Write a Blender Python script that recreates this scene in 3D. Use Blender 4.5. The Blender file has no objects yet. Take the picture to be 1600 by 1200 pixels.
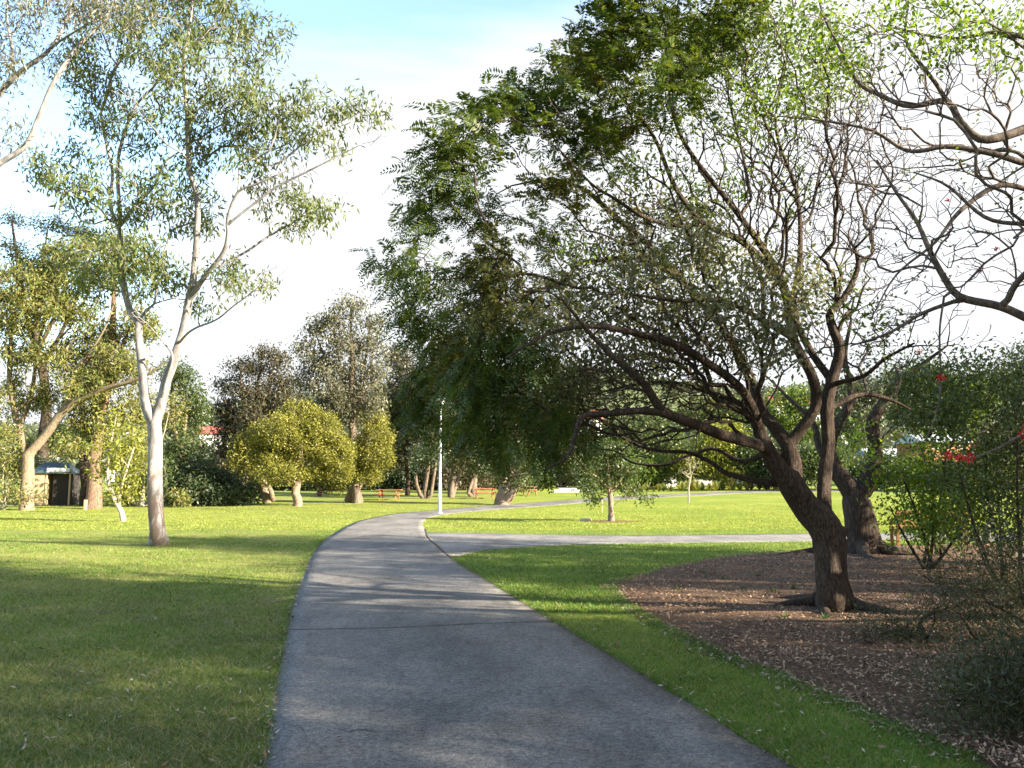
import bpy, math, random
import numpy as np
from mathutils import Vector, Matrix, noise

C = bpy.context.scene
COL = C.collection
R = math.radians

# ------------------------------------------------------------------ camera
F = 1350.0                      # focal length in pixels of a 1600 px wide picture
PITCH = math.atan(155 / F)
EYE = 1.6
cam = bpy.data.cameras.new('camera')
cam.sensor_width = 36.0
cam.lens = 36.0 * F / 1600
cam.clip_start = 0.05
cam.clip_end = 3000
cam_o = bpy.data.objects.new('camera', cam)
COL.objects.link(cam_o)
cam_o.location = (0, 0, EYE)
cam_o.rotation_euler = (math.pi / 2 + PITCH, 0, 0)
C.camera = cam_o

# ------------------------------------------------------------------ light
SUN_EL, SUN_BACK = 21.0, 22.0   # elevation, degrees behind the camera's pure right
sx = math.cos(R(SUN_EL)) * math.cos(R(SUN_BACK))
sy = -math.cos(R(SUN_EL)) * math.sin(R(SUN_BACK))
sz = math.sin(R(SUN_EL))
sun = bpy.data.lights.new('sun', 'SUN')
sun.energy = 5.0
sun.angle = R(0.6)
sun.color = (1.0, 0.90, 0.74)
sun_o = bpy.data.objects.new('sun', sun)
COL.objects.link(sun_o)
sun_o.rotation_euler = Vector((sx, sy, sz)).to_track_quat('Z', 'Y').to_euler()

W = bpy.data.worlds.new('World')
C.world = W
W.use_nodes = True
nt = W.node_tree
nt.nodes.clear()
def N(t, kind, **kw):
    n = t.nodes.new(kind)
    for k, v in kw.items():
        if k.startswith('i_'):
            n.inputs[int(k[2:])].default_value = v
        else:
            setattr(n, k, v)
    return n
out = N(nt, 'ShaderNodeOutputWorld')
bg = N(nt, 'ShaderNodeBackground')
bg.inputs[1].default_value = 0.06
sky = N(nt, 'ShaderNodeTexSky', sky_type='NISHITA', sun_disc=False)
sky.sun_elevation = R(SUN_EL)
sky.sun_rotation = math.atan2(sx, sy)
sky.air_density = 1.0
sky.dust_density = 1.5
tc = N(nt, 'ShaderNodeTexCoord')
sep = N(nt, 'ShaderNodeSeparateXYZ')
nt.links.new(tc.outputs['Generated'], sep.inputs[0])
# cloud layer : direction projected on a high plane
zc = N(nt, 'ShaderNodeMath', operation='MAXIMUM', i_1=0.0)
nt.links.new(sep.outputs['Z'], zc.inputs[0])
za = N(nt, 'ShaderNodeMath', operation='ADD', i_1=0.18)
nt.links.new(zc.outputs[0], za.inputs[0])
dx = N(nt, 'ShaderNodeMath', operation='DIVIDE')
dy = N(nt, 'ShaderNodeMath', operation='DIVIDE')
nt.links.new(sep.outputs['X'], dx.inputs[0]); nt.links.new(za.outputs[0], dx.inputs[1])
nt.links.new(sep.outputs['Y'], dy.inputs[0]); nt.links.new(za.outputs[0], dy.inputs[1])
cx = N(nt, 'ShaderNodeCombineXYZ')
nt.links.new(dx.outputs[0], cx.inputs[0]); nt.links.new(dy.outputs[0], cx.inputs[1])
mp = N(nt, 'ShaderNodeMapping')
mp.inputs['Location'].default_value = (2.35, 0.4, 0)
mp.inputs['Rotation'].default_value = (0, 0, R(-25))
mp.inputs['Scale'].default_value = (0.75, 1.5, 1)
nt.links.new(cx.outputs[0], mp.inputs[0])
nz = N(nt, 'ShaderNodeTexNoise')
nz.inputs['Scale'].default_value = 0.85
nz.inputs['Detail'].default_value = 8
nz.inputs['Roughness'].default_value = 0.55
nz.inputs['Distortion'].default_value = 0.25
nt.links.new(mp.outputs[0], nz.inputs[0])
# clouds thicken towards the sun's side and the horizon
a1 = N(nt, 'ShaderNodeMath', operation='MULTIPLY_ADD', i_1=0.60)
a1.inputs[2].default_value = 0.0
nt.links.new(sep.outputs['X'], a1.inputs[0]); nt.links.new(nz.outputs[0], a1.inputs[2])
a2 = N(nt, 'ShaderNodeMath', operation='MULTIPLY_ADD', i_1=-0.90)
nt.links.new(sep.outputs['Z'], a2.inputs[0]); nt.links.new(a1.outputs[0], a2.inputs[2])
cr = N(nt, 'ShaderNodeMapRange')
cr.inputs['From Min'].default_value = -0.07
cr.inputs['From Max'].default_value = 0.07
cr.inputs['To Min'].default_value = 0.02
nt.links.new(a2.outputs[0], cr.inputs[0])
mix = N(nt, 'ShaderNodeMix', data_type='RGBA')
nt.links.new(cr.outputs[0], mix.inputs[0])
hs = N(nt, 'ShaderNodeHueSaturation')
hs.inputs['Value'].default_value = 2.0
hs.inputs['Saturation'].default_value = 1.05
nt.links.new(sky.outputs[0], hs.inputs['Color'])
nt.links.new(hs.outputs[0], mix.inputs[6])
mix.inputs[7].default_value = (3.75, 3.85, 4.0, 1)
nt.links.new(mix.outputs[2], bg.inputs[0])
nt.links.new(bg.outputs[0], out.inputs[0])

C.view_settings.view_transform = 'Standard'
C.view_settings.look = 'None'
C.view_settings.gamma = 1
C.view_settings.exposure = 2.35
cy = C.cycles
cy.max_bounces = 6
cy.diffuse_bounces = 3
cy.transmission_bounces = 4
cy.transparent_max_bounces = 4
cy.sample_clamp_indirect = 4
cy.use_denoising = True

# ------------------------------------------------------------------ geometry helpers
cP, sP = math.cos(PITCH), math.sin(PITCH)
def ray(px, py):
    u = (px - 800) / F
    v = -(py - 600) / F
    return np.array([u, cP - sP * v, sP + cP * v])
def P(px, py, Y):
    d = ray(px, py)
    return np.array([0, 0, EYE]) + d * (Y / d[1])
def sstep(t):
    t = np.clip(t, 0, 1)
    return t * t * (3 - 2 * t)
def H(x, y):
    x = np.asarray(x, float); y = np.asarray(y, float)
    a = np.clip(y - 40, 0, 20)
    h = 0.0007 * a * a + 0.028 * np.clip(y - 60, 0, 45)
    rr = sstep((y - 105) / 420)
    hill = (46 + 14 * np.sin(x * 0.0065 + 0.4) + 9 * np.sin(x * 0.017 + 2.0) + 3 * np.sin(x * 0.045))
    h = h + rr * hill
    return h
def G(px, py):
    """point of the terrain seen at a pixel"""
    d = ray(px, py)
    t0, t1 = 1.0, 4000.0
    o = np.array([0, 0, EYE])
    last = t0
    for t in np.geomspace(1.0, 900.0, 700):
        p = o + d * t
        if p[2] < H(p[0], p[1]):
            lo, hi = last, t
            for _ in range(30):
                m = (lo + hi) / 2
                q = o + d * m
                if q[2] < H(q[0], q[1]): hi = m
                else: lo = m
            return o + d * hi
        last = t
    return o + d * 100

def link(o, parent=None):
    COL.objects.link(o)
    if parent is not None: o.parent = parent
    return o
def tag(o, label=None, cat=None, group=None, kind=None):
    if label: o['label'] = label
    if cat: o['category'] = cat
    if group: o['group'] = group
    if kind: o['kind'] = kind
    return o
def thing(name, label, cat, loc=(0, 0, 0), rotz=0, group=None):
    o = bpy.data.objects.new(name, None)
    COL.objects.link(o)
    o.empty_display_size = 0.2
    o.location = loc
    o.rotation_euler = (0, 0, rotz)
    return tag(o, label, cat, group)
def mesh_np(name, verts, quads=None, tris=None, mat=None, parent=None, smooth=False):
    me = bpy.data.meshes.new(name)
    verts = np.asarray(verts, np.float32)
    nq = 0 if quads is None else len(quads)
    nt_ = 0 if tris is None else len(tris)
    me.vertices.add(len(verts))
    me.vertices.foreach_set('co', verts.ravel())
    idx = []
    if nq: idx.append(np.asarray(quads, np.int32).ravel())
    if nt_: idx.append(np.asarray(tris, np.int32).ravel())
    idx = np.concatenate(idx) if idx else np.zeros(0, np.int32)
    me.loops.add(len(idx))
    me.loops.foreach_set('vertex_index', idx)
    me.polygons.add(nq + nt_)
    st = np.concatenate([np.arange(nq) * 4, nq * 4 + np.arange(nt_) * 3]).astype(np.int32)
    tot = np.concatenate([np.full(nq, 4), np.full(nt_, 3)]).astype(np.int32)
    me.polygons.foreach_set('loop_start', st)
    me.polygons.foreach_set('loop_total', tot)
    if smooth: me.polygons.foreach_set('use_smooth', np.ones(nq + nt_, bool))
    me.update(calc_edges=True)
    if mat: me.materials.append(mat)
    o = bpy.data.objects.new(name, me)
    return link(o, parent)

class MB:
    """collects simple solids into one mesh"""
    def __init__(s): s.v = []; s.f = []
    def add(s, vs, fs):
        b = len(s.v); s.v += [tuple(v) for v in vs]; s.f += [tuple(b + i for i in f) for f in fs]; return s
    def box(s, c, size, rz=0):
        hx, hy, hz = size[0] / 2, size[1] / 2, size[2] / 2
        vs = []
        for z in (-hz, hz):
            for x, y in ((-hx, -hy), (hx, -hy), (hx, hy), (-hx, hy)):
                vs.append((c[0] + x * math.cos(rz) - y * math.sin(rz), c[1] + x * math.sin(rz) + y * math.cos(rz), c[2] + z))
        return s.add(vs, [(0, 3, 2, 1), (4, 5, 6, 7), (0, 1, 5, 4), (1, 2, 6, 5), (2, 3, 7, 6), (3, 0, 4, 7)])
    def bar(s, a, b, w, h):
        a = Vector(a); b = Vector(b); d = (b - a).normalized()
        up = Vector((0, 0, 1)) if abs(d.z) < 0.9 else Vector((0, 1, 0))
        sd = d.cross(up).normalized(); u = sd.cross(d)
        vs = [p + sd * (i * w / 2) + u * (j * h / 2) for p in (a, b) for i, j in ((-1, -1), (1, -1), (1, 1), (-1, 1))]
        return s.add(vs, [(0, 3, 2, 1), (4, 5, 6, 7), (0, 1, 5, 4), (1, 2, 6, 5), (2, 3, 7, 6), (3, 0, 4, 7)])
    def cyl(s, a, b, r0, r1, n=16):
        a = Vector(a); b = Vector(b); d = (b - a).normalized()
        up = Vector((0, 0, 1)) if abs(d.z) < 0.9 else Vector((0, 1, 0))
        sd = d.cross(up).normalized(); u = sd.cross(d)
        vs = [p + (sd * math.cos(2 * math.pi * k / n) + u * math.sin(2 * math.pi * k / n)) * r for p, r in ((a, r0), (b, r1)) for k in range(n)]
        fs = [(k, (k + 1) % n, n + (k + 1) % n, n + k) for k in range(n)]
        fs += [tuple(range(n))[::-1], tuple(range(n, 2 * n))]
        return s.add(vs, fs)
    def build(s, name, mat, parent=None, bevel=0):
        me = bpy.data.meshes.new(name)
        me.from_pydata(s.v, [], s.f)
        me.update()
        if mat: me.materials.append(mat)
        o = bpy.data.objects.new(name, me)
        if bevel:
            m = o.modifiers.new('bevel', 'BEVEL'); m.width = bevel; m.segments = 2; m.limit_method = 'ANGLE'
        return link(o, parent)

# ------------------------------------------------------------------ materials
def new_mat(name):
    m = bpy.data.materials.new(name); m.use_nodes = True
    t = m.node_tree; t.nodes.clear()
    o = N(t, 'ShaderNodeOutputMaterial')
    return m, t, o
def ramp(t, fac, stops):
    r = N(t, 'ShaderNodeValToRGB')
    els = r.color_ramp.elements
    while len(els) < len(stops): els.new(0.5)
    for e, (p, c) in zip(els, stops):
        e.position = p; e.color = (c[0], c[1], c[2], 1)
    t.links.new(fac, r.inputs[0])
    return r.outputs[0]
def noise_n(t, scale, detail=4, rough=0.5, vec=None, dist=0.0):
    n = N(t, 'ShaderNodeTexNoise')
    n.inputs['Scale'].default_value = scale; n.inputs['Detail'].default_value = detail
    n.inputs['Roughness'].default_value = rough; n.inputs['Distortion'].default_value = dist
    if vec is not None: t.links.new(vec, n.inputs['Vector'])
    return n.outputs['Fac']
def mixc(t, fac, a, b, blend='MIX'):
    m = N(t, 'ShaderNodeMix', data_type='RGBA', blend_type=blend)
    for i, x in ((0, fac), (6, a), (7, b)):
        if isinstance(x, (int, float)): m.inputs[i].default_value = x
        elif isinstance(x, tuple): m.inputs[i].default_value = (x[0], x[1], x[2], 1)
        else: t.links.new(x, m.inputs[i])
    return m.outputs[2]
def mathn(t, op, a, b=0.0):
    m = N(t, 'ShaderNodeMath', operation=op)
    for i, x in ((0, a), (1, b)):
        if isinstance(x, (int, float)): m.inputs[i].default_value = x
        else: t.links.new(x, m.inputs[i])
    return m.outputs[0]
def principled(t, o, col, rough=0.8, bump=None, bump_d=0.02, spec=0.3):
    b = N(t, 'ShaderNodeBsdfPrincipled')
    if isinstance(col, tuple): b.inputs['Base Color'].default_value = (col[0], col[1], col[2], 1)
    else: t.links.new(col, b.inputs['Base Color'])
    if isinstance(rough, (int, float)): b.inputs['Roughness'].default_value = rough
    else: t.links.new(rough, b.inputs['Roughness'])
    b.inputs['Specular IOR Level'].default_value = spec
    if bump is not None:
        bn = N(t, 'ShaderNodeBump'); bn.inputs['Strength'].default_value = 0.9; bn.inputs['Distance'].default_value = bump_d
        t.links.new(bump, bn.inputs['Height']); t.links.new(bn.outputs[0], b.inputs['Normal'])
    t.links.new(b.outputs[0], o.inputs[0])
    return b
def pos(t):
    return N(t, 'ShaderNodeNewGeometry').outputs['Position']
def objc(t):
    return N(t, 'ShaderNodeTexCoord').outputs['Object']
def mapped(t, vec, sc, rot=(0, 0, 0)):
    m = N(t, 'ShaderNodeMapping'); m.inputs['Scale'].default_value = sc; m.inputs['Rotation'].default_value = rot
    t.links.new(vec, m.inputs[0]); return m.outputs[0]

def leaf_mat(name, cols, trans=0.4, rough=0.45, tint=(1.25, 1.2, 0.45)):
    m, t, o = new_mat(name)
    g = N(t, 'ShaderNodeNewGeometry')
    st = [(i / max(1, len(cols) - 1), c) for i, c in enumerate(cols)]
    base = ramp(t, g.outputs['Random Per Island'], st)
    nf = noise_n(t, 0.9, 3, 0.5, g.outputs['Position'])
    v = N(t, 'ShaderNodeMapRange'); v.inputs[1].default_value = 0.3; v.inputs[2].default_value = 0.7
    v.inputs[3].default_value = 0.72; v.inputs[4].default_value = 1.25
    t.links.new(nf, v.inputs[0])
    hsv = N(t, 'ShaderNodeHueSaturation')
    t.links.new(v.outputs[0], hsv.inputs['Value']); t.links.new(base, hsv.inputs['Color'])
    b = N(t, 'ShaderNodeBsdfPrincipled')
    t.links.new(hsv.outputs[0], b.inputs['Base Color'])
    b.inputs['Roughness'].default_value = rough; b.inputs['Specular IOR Level'].default_value = 0.35
    tr = N(t, 'ShaderNodeBsdfTranslucent')
    tc_ = mixc(t, 1.0, hsv.outputs[0], tint, 'MULTIPLY')
    t.links.new(tc_, tr.inputs[0])
    ms = N(t, 'ShaderNodeMixShader'); ms.inputs[0].default_value = trans
    t.links.new(b.outputs[0], ms.inputs[1]); t.links.new(tr.outputs[0], ms.inputs[2])
    t.links.new(ms.outputs[0], o.inputs[0])
    return m
def bark_mat(name, c1, c2, scale=(9, 9, 2.0), bump=0.03, patch=None, rough=0.9):
    m, t, o = new_mat(name)
    p = pos(t)
    f = noise_n(t, 3.0, 8, 0.7, mapped(t, p, scale), 0.6)
    f2 = noise_n(t, 1.6, 4, 0.6, p)
    col = ramp(t, f, [(0.30, tuple(x * 0.45 for x in c1)), (0.47, c1), (0.62, c2), (0.8, tuple(min(1, x * 1.2) for x in c2))])
    col = mixc(t, mathn(t, 'MULTIPLY', f2, 0.6), col, tuple(x * 0.6 for x in c1))
    if patch:
        pc, lo, hi, zmax = patch
        n2 = noise_n(t, 1.1, 5, 0.62, mapped(t, p, (4.0, 4.0, 1.3)), 0.5)
        sp = N(t, 'ShaderNodeSeparateXYZ'); t.links.new(p, sp.inputs[0])
        zz = N(t, 'ShaderNodeMapRange'); zz.inputs[1].default_value = 0; zz.inputs[2].default_value = zmax
        zz.inputs[3].default_value = 0.055; zz.inputs[4].default_value = -0.08
        t.links.new(sp.outputs[2], zz.inputs[0])
        nn = mathn(t, 'ADD', n2, zz.outputs[0])
        mr = N(t, 'ShaderNodeMapRange'); mr.inputs[1].default_value = lo; mr.inputs[2].default_value = hi
        t.links.new(nn, mr.inputs[0])
        col = mixc(t, mr.outputs[0], col, pc)
    principled(t, o, col, rough, f, bump, 0.15)
    return m

M = {}
M['gum_bark'] = bark_mat('gum_bark', (0.20, 0.183, 0.175), (0.375, 0.352, 0.335), (2.5, 2.5, 0.9), 0.008, ((0.15, 0.11, 0.09), 0.555, 0.60, 7.0), 0.7)
M['tan_bark'] = bark_mat('tan_bark', (0.20, 0.15, 0.10), (0.38, 0.30, 0.21), (7, 7, 1.5), 0.03)
M['fissured_bark'] = bark_mat('fissured_bark', (0.060, 0.042, 0.031), (0.17, 0.125, 0.092), (17, 17, 3.2), 0.06, ((0.23, 0.10, 0.05), 0.72, 0.77, 40.0))
M['coral_bark'] = bark_mat('coral_bark', (0.10, 0.075, 0.06), (0.24, 0.19, 0.15), (10, 10, 4), 0.01)
M['dark_bark'] = bark_mat('dark_bark', (0.045, 0.032, 0.024), (0.12, 0.085, 0.062), (8, 8, 2), 0.05)
M['red_bark'] = bark_mat('red_bark', (0.15, 0.095, 0.065), (0.32, 0.22, 0.15), (7, 7, 1.5), 0.04)
M['paper_bark'] = bark_mat('paper_bark', (0.20, 0.145, 0.10), (0.42, 0.33, 0.24), (6, 6, 1.2), 0.04)
M['grey_bark'] = bark_mat('grey_bark', (0.13, 0.098, 0.07), (0.27, 0.215, 0.165), (6, 6, 1.5), 0.03)
M['pale_twig'] = bark_mat('pale_twig', (0.34, 0.29, 0.22), (0.50, 0.44, 0.34), (10, 10, 5), 0.005)
L = {}
L['gum'] = leaf_mat('gum_leaf', [(0.060, 0.095, 0.028), (0.095, 0.130, 0.034), (0.150, 0.170, 0.048), (0.125, 0.120, 0.05)], 0.38, 0.6)
L['gum_warm'] = leaf_mat('gum_warm_leaf', [(0.085, 0.125, 0.035), (0.14, 0.165, 0.04), (0.22, 0.21, 0.055), (0.17, 0.13, 0.055)], 0.36)
L['gum_grey'] = leaf_mat('gum_grey_leaf', [(0.085, 0.092, 0.055), (0.125, 0.125, 0.075), (0.17, 0.155, 0.10)], 0.25)
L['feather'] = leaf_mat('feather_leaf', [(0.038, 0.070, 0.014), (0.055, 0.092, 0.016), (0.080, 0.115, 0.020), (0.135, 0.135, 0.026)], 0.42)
L['feather_sun_tint'] = leaf_mat('feather_sun_tint_leaf', [(0.045, 0.075, 0.02), (0.09, 0.095, 0.022), (0.15, 0.125, 0.03)], 0.4)  # lit copy of the feather leaf, warm sun put into the colour
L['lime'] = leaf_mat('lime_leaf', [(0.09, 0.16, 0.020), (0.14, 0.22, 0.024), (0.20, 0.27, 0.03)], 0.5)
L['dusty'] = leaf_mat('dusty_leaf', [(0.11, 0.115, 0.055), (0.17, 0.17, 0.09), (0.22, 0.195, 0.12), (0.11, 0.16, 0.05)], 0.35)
L['dark'] = leaf_mat('dark_leaf', [(0.030, 0.050, 0.022), (0.050, 0.075, 0.030), (0.075, 0.085, 0.040)], 0.25)
L['dark_brown'] = leaf_mat('dark_brown_leaf', [(0.050, 0.050, 0.028), (0.080, 0.075, 0.040), (0.12, 0.095, 0.055)], 0.25)
L['olive'] = leaf_mat('olive_leaf', [(0.11, 0.12, 0.022), (0.175, 0.175, 0.028), (0.25, 0.23, 0.04)], 0.3)
L['wattle'] = leaf_mat('wattle_leaf', [(0.13, 0.16, 0.025), (0.20, 0.21, 0.03), (0.28, 0.26, 0.045)], 0.35)
L['mid'] = leaf_mat('mid_leaf', [(0.040, 0.066, 0.020), (0.062, 0.092, 0.025), (0.10, 0.125, 0.035)], 0.35)
L['bright'] = leaf_mat('bright_leaf', [(0.07, 0.115, 0.022), (0.11, 0.165, 0.03), (0.17, 0.21, 0.04)], 0.4)
L['shrub'] = leaf_mat('shrub_leaf', [(0.030, 0.042, 0.017), (0.046, 0.054, 0.020), (0.075, 0.072, 0.028)], 0.3)
L['far'] = leaf_mat('far_haze_leaf', [(0.055, 0.072, 0.04), (0.075, 0.09, 0.05), (0.10, 0.105, 0.06)], 0.2)  # greyed green, the haze of distance is put into the leaf colour

def plain(name, c, rough=0.6, var=0.25, scale=20, metal=0.0):
    m, t, o = new_mat(name)
    n1 = noise_n(t, scale, 5, 0.6, objc(t))
    col = mixc(t, n1, tuple(x * (1 - var) for x in c), tuple(min(1, x * (1 + var)) for x in c))
    b = principled(t, o, col, rough, n1, 0.003)
    b.inputs['Metallic'].default_value = metal
    return m
def wood(name, c):
    m, t, o = new_mat(name)
    n1 = noise_n(t, 6, 6, 0.65, mapped(t, objc(t), (1, 12, 12)))
    col = ramp(t, n1, [(0.3, tuple(x * 0.55 for x in c)), (0.6, c), (0.8, tuple(min(1, x * 1.35) for x in c))])
    principled(t, o, col, 0.6, n1, 0.004)
    return m
M['table_wood'] = wood('table_wood', (0.42, 0.15, 0.075))
M['bench_wood'] = wood('bench_wood', (0.27, 0.115, 0.035))
M['post_wood'] = wood('post_wood', (0.13, 0.115, 0.085))
M['stake_wood'] = wood('stake_wood', (0.45, 0.36, 0.22))
M['galv'] = plain('galvanised_steel', (0.50, 0.53, 0.54), 0.45, 0.12, 9, 0.35)
M['lens'] = plain('lamp_lens', (0.6, 0.62, 0.62), 0.2, 0.05)
M['white'] = plain('white_render', (0.72, 0.70, 0.66), 0.8, 0.1, 2)
M['cream'] = plain('cream_wall', (0.48, 0.36, 0.20), 0.8, 0.15, 2)
M['teal_roof'] = plain('teal_roof', (0.045, 0.075, 0.08), 0.5, 0.2, 4)
M['grey_roof'] = plain('grey_roof', (0.36, 0.38, 0.42), 0.5, 0.15, 3)
M['red_roof'] = plain('red_roof', (0.34, 0.085, 0.06), 0.7, 0.2, 3)
M['orange_wall'] = plain('orange_wall', (0.28, 0.12, 0.05), 0.8, 0.15, 2)
M['glass'] = plain('dark_glass', (0.04, 0.05, 0.06), 0.15, 0.1)
M['dark'] = plain('dark_timber_and_shade', (0.035, 0.03, 0.028), 0.8, 0.2)  # door timber, also the painted shade of the shed alcove
M['blue'] = plain('blue_plastic', (0.05, 0.07, 0.42), 0.4, 0.1)
M['red_flower'] = plain('red_flower', (0.62, 0.02, 0.018), 0.5, 0.35, 60)
M['stone'] = plain('pale_stone', (0.42, 0.38, 0.31), 0.9, 0.3, 6)
M['concrete'] = plain('concrete', (0.50, 0.49, 0.47), 0.85, 0.12, 5)

# lawn / soil of the ground sheet
m, t, o = new_mat('lawn'); M['lawn'] = m
p = pos(t)
big = noise_n(t, 0.16, 5, 0.6, p)
mid = noise_n(t, 1.1, 6, 0.65, p)
fine = noise_n(t, 38, 5, 0.7, p)
g = ramp(t, fine, [(0.28, (0.06, 0.085, 0.016)), (0.5, (0.15, 0.20, 0.028)), (0.72, (0.24, 0.29, 0.05))])
straw = ramp(t, fine, [(0.3, (0.10, 0.10, 0.03)), (0.7, (0.30, 0.26, 0.11))])
sp = N(t, 'ShaderNodeSeparateXYZ'); t.links.new(p, sp.inputs[0])
lx = N(t, 'ShaderNodeMapRange'); lx.inputs[1].default_value = 1.5; lx.inputs[2].default_value = -2.0
lx.inputs[3].default_value = -0.12; lx.inputs[4].default_value = 0.05
t.links.new(sp.outputs[0], lx.inputs[0])
fm = N(t, 'ShaderNodeMapRange'); fm.inputs[1].default_value = 0.50; fm.inputs[2].default_value = 0.72
t.links.new(mathn(t, 'ADD', mid, lx.outputs[0]), fm.inputs[0])
c = mixc(t, fm.outputs[0], g, straw)
bb = N(t, 'ShaderNodeMapRange'); bb.inputs[1].default_value = 0.42; bb.inputs[2].default_value = 0.58
t.links.new(big, bb.inputs[0])
c = mixc(t, mathn(t, 'MULTIPLY', bb.outputs[0], 0.45), c, (0.30, 0.30, 0.06))
# beyond the park the sheet is rough grass
fd = N(t, 'ShaderNodeMapRange'); fd.inputs[1].default_value = 105; fd.inputs[2].default_value = 140
t.links.new(sp.outputs[1], fd.inputs[0])
c = mixc(t, fd.outputs[0], c, ramp(t, mid, [(0.3, (0.06, 0.09, 0.035)), (0.7, (0.15, 0.17, 0.07))]))
principled(t, o, c, 0.95, fine, 0.03, 0.1)

def asphalt(name, tone):
    m, t, o = new_mat(name)
    p = pos(t)
    f1 = noise_n(t, 62, 6, 0.95, p)
    f2 = noise_n(t, 0.8, 7, 0.6, mapped(t, p, (1, 0.45, 1)))
    f3 = noise_n(t, 26, 5, 0.8, p)
    col = ramp(t, f1, [(0.36, tuple(x * 0.30 for x in tone)), (0.5, tone), (0.62, tuple(x * 2.0 for x in tone))])
    br = ramp(t, f2, [(0.33, (0.55, 0.55, 0.55)), (0.52, (1, 1, 1)), (0.7, (1.3, 1.27, 1.22))])
    col = mixc(t, 1.0, col, br, 'MULTIPLY')
    br2 = ramp(t, f3, [(0.38, (0.60, 0.60, 0.60)), (0.5, (1, 1, 1)), (0.62, (1.32, 1.31, 1.28))])
    col = mixc(t, 1.0, col, br2, 'MULTIPLY')
    f4 = noise_n(t, 2.6, 6, 0.7, mapped(t, p, (1.6, .5, 1), (0, 0, R(12))), 1.2)
    col = mixc(t, 1.0, col, ramp(t, f4, [(0.36, (0.82, 0.82, 0.82)), (0.5, (1, 1, 1)), (0.66, (1.12, 1.11, 1.10))]), 'MULTIPLY')
    h = mathn(t, 'ADD', f1, mathn(t, 'MULTIPLY', f3, 0.6))
    principled(t, o, col, 0.85, h, 0.006, 0.3)
    return m
M['path'] = asphalt('weathered_asphalt', (0.150, 0.138, 0.124))
M['path2'] = asphalt('pale_asphalt', (0.17, 0.158, 0.142))
M['seam'] = plain('dark_seam', (0.035, 0.032, 0.03), 0.95, 0.3, 40)
m, t, o = new_mat('mulch'); M['mulch'] = m
p = pos(t)
f1 = noise_n(t, 55, 6, 0.75, p)
f2 = noise_n(t, 1.3, 5, 0.6, p)
c = ramp(t, noise_n(t, 24, 8, 0.85, p), [(0.3, (0.045, 0.027, 0.017)), (0.5, (0.19, 0.12, 0.078)), (0.66, (0.36, 0.25, 0.17)), (0.8, (0.54, 0.42, 0.31))])
c = mixc(t, mathn(t, 'MULTIPLY', f2, 0.55), c, (0.085, 0.05, 0.028))
principled(t, o, c, 0.95, noise_n(t, 24, 8, 0.85, p), 0.09, 0.1)
def chip_mat(name, cols):
    m, t, o = new_mat(name)
    g_ = N(t, 'ShaderNodeNewGeometry')
    col = ramp(t, g_.outputs['Random Per Island'], [(i / (len(cols) - 1), c) for i, c in enumerate(cols)])
    principled(t, o, col, 0.85, None, 0, 0.2)
    return m
M['chips'] = chip_mat('leaf_litter', [(0.06, 0.036, 0.024), (0.15, 0.09, 0.06), (0.26, 0.155, 0.095), (0.37, 0.235, 0.145), (0.50, 0.36, 0.24)])
M['dead_leaf'] = chip_mat('dead_leaf', [(0.12, 0.065, 0.035), (0.20, 0.125, 0.075), (0.29, 0.22, 0.15), (0.38, 0.32, 0.24)])
M['blades'] = leaf_mat('grass_blade', [(0.040, 0.105, 0.010), (0.066, 0.155, 0.014), (0.105, 0.195, 0.022), (0.17, 0.225, 0.04), (0.30, 0.27, 0.12)], 0.35, 0.5, (1.2, 1.25, 0.4))
M['dry_blades'] = leaf_mat('dry_grass_blade', [(0.050, 0.105, 0.014), (0.085, 0.145, 0.020), (0.14, 0.18, 0.035), (0.26, 0.235, 0.09), (0.42, 0.36, 0.19)], 0.3, 0.5, (1.2, 1.2, 0.5))
M['sunlit_blades'] = leaf_mat('sunlit_grass_blade', [(0.13, 0.19, 0.025), (0.20, 0.255, 0.035), (0.28, 0.31, 0.05), (0.40, 0.38, 0.12)], 0.4, 0.6, (1.2, 1.2, 0.5))  # paler copy of the grass blades, sunlight of the far lawn painted in
M['strap'] = leaf_mat('strap_leaf', [(0.10, 0.15, 0.04), (0.20, 0.22, 0.06), (0.34, 0.26, 0.10)], 0.3)

# ------------------------------------------------------------------ setting
xs = np.unique(np.concatenate([np.linspace(-420, -60, 37), np.linspace(-60, 60, 81), np.linspace(60, 620, 57)]))
ys = np.unique(np.concatenate([np.linspace(-90, -10, 9), np.linspace(-10, 110, 81), np.linspace(110, 760, 110)]))
X, Y = np.meshgrid(xs, ys)
V = np.stack([X, Y, H(X, Y)], -1).reshape(-1, 3)
nx = len(xs)
ii, jj = np.meshgrid(np.arange(len(ys) - 1), np.arange(nx - 1), indexing='ij')
b0 = (ii * nx + jj).ravel()
Q = np.stack([b0, b0 + 1, b0 + nx + 1, b0 + nx], 1)
ground = mesh_np('ground', V, Q, None, M['lawn'], None, True)
tag(ground, kind='structure')

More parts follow.
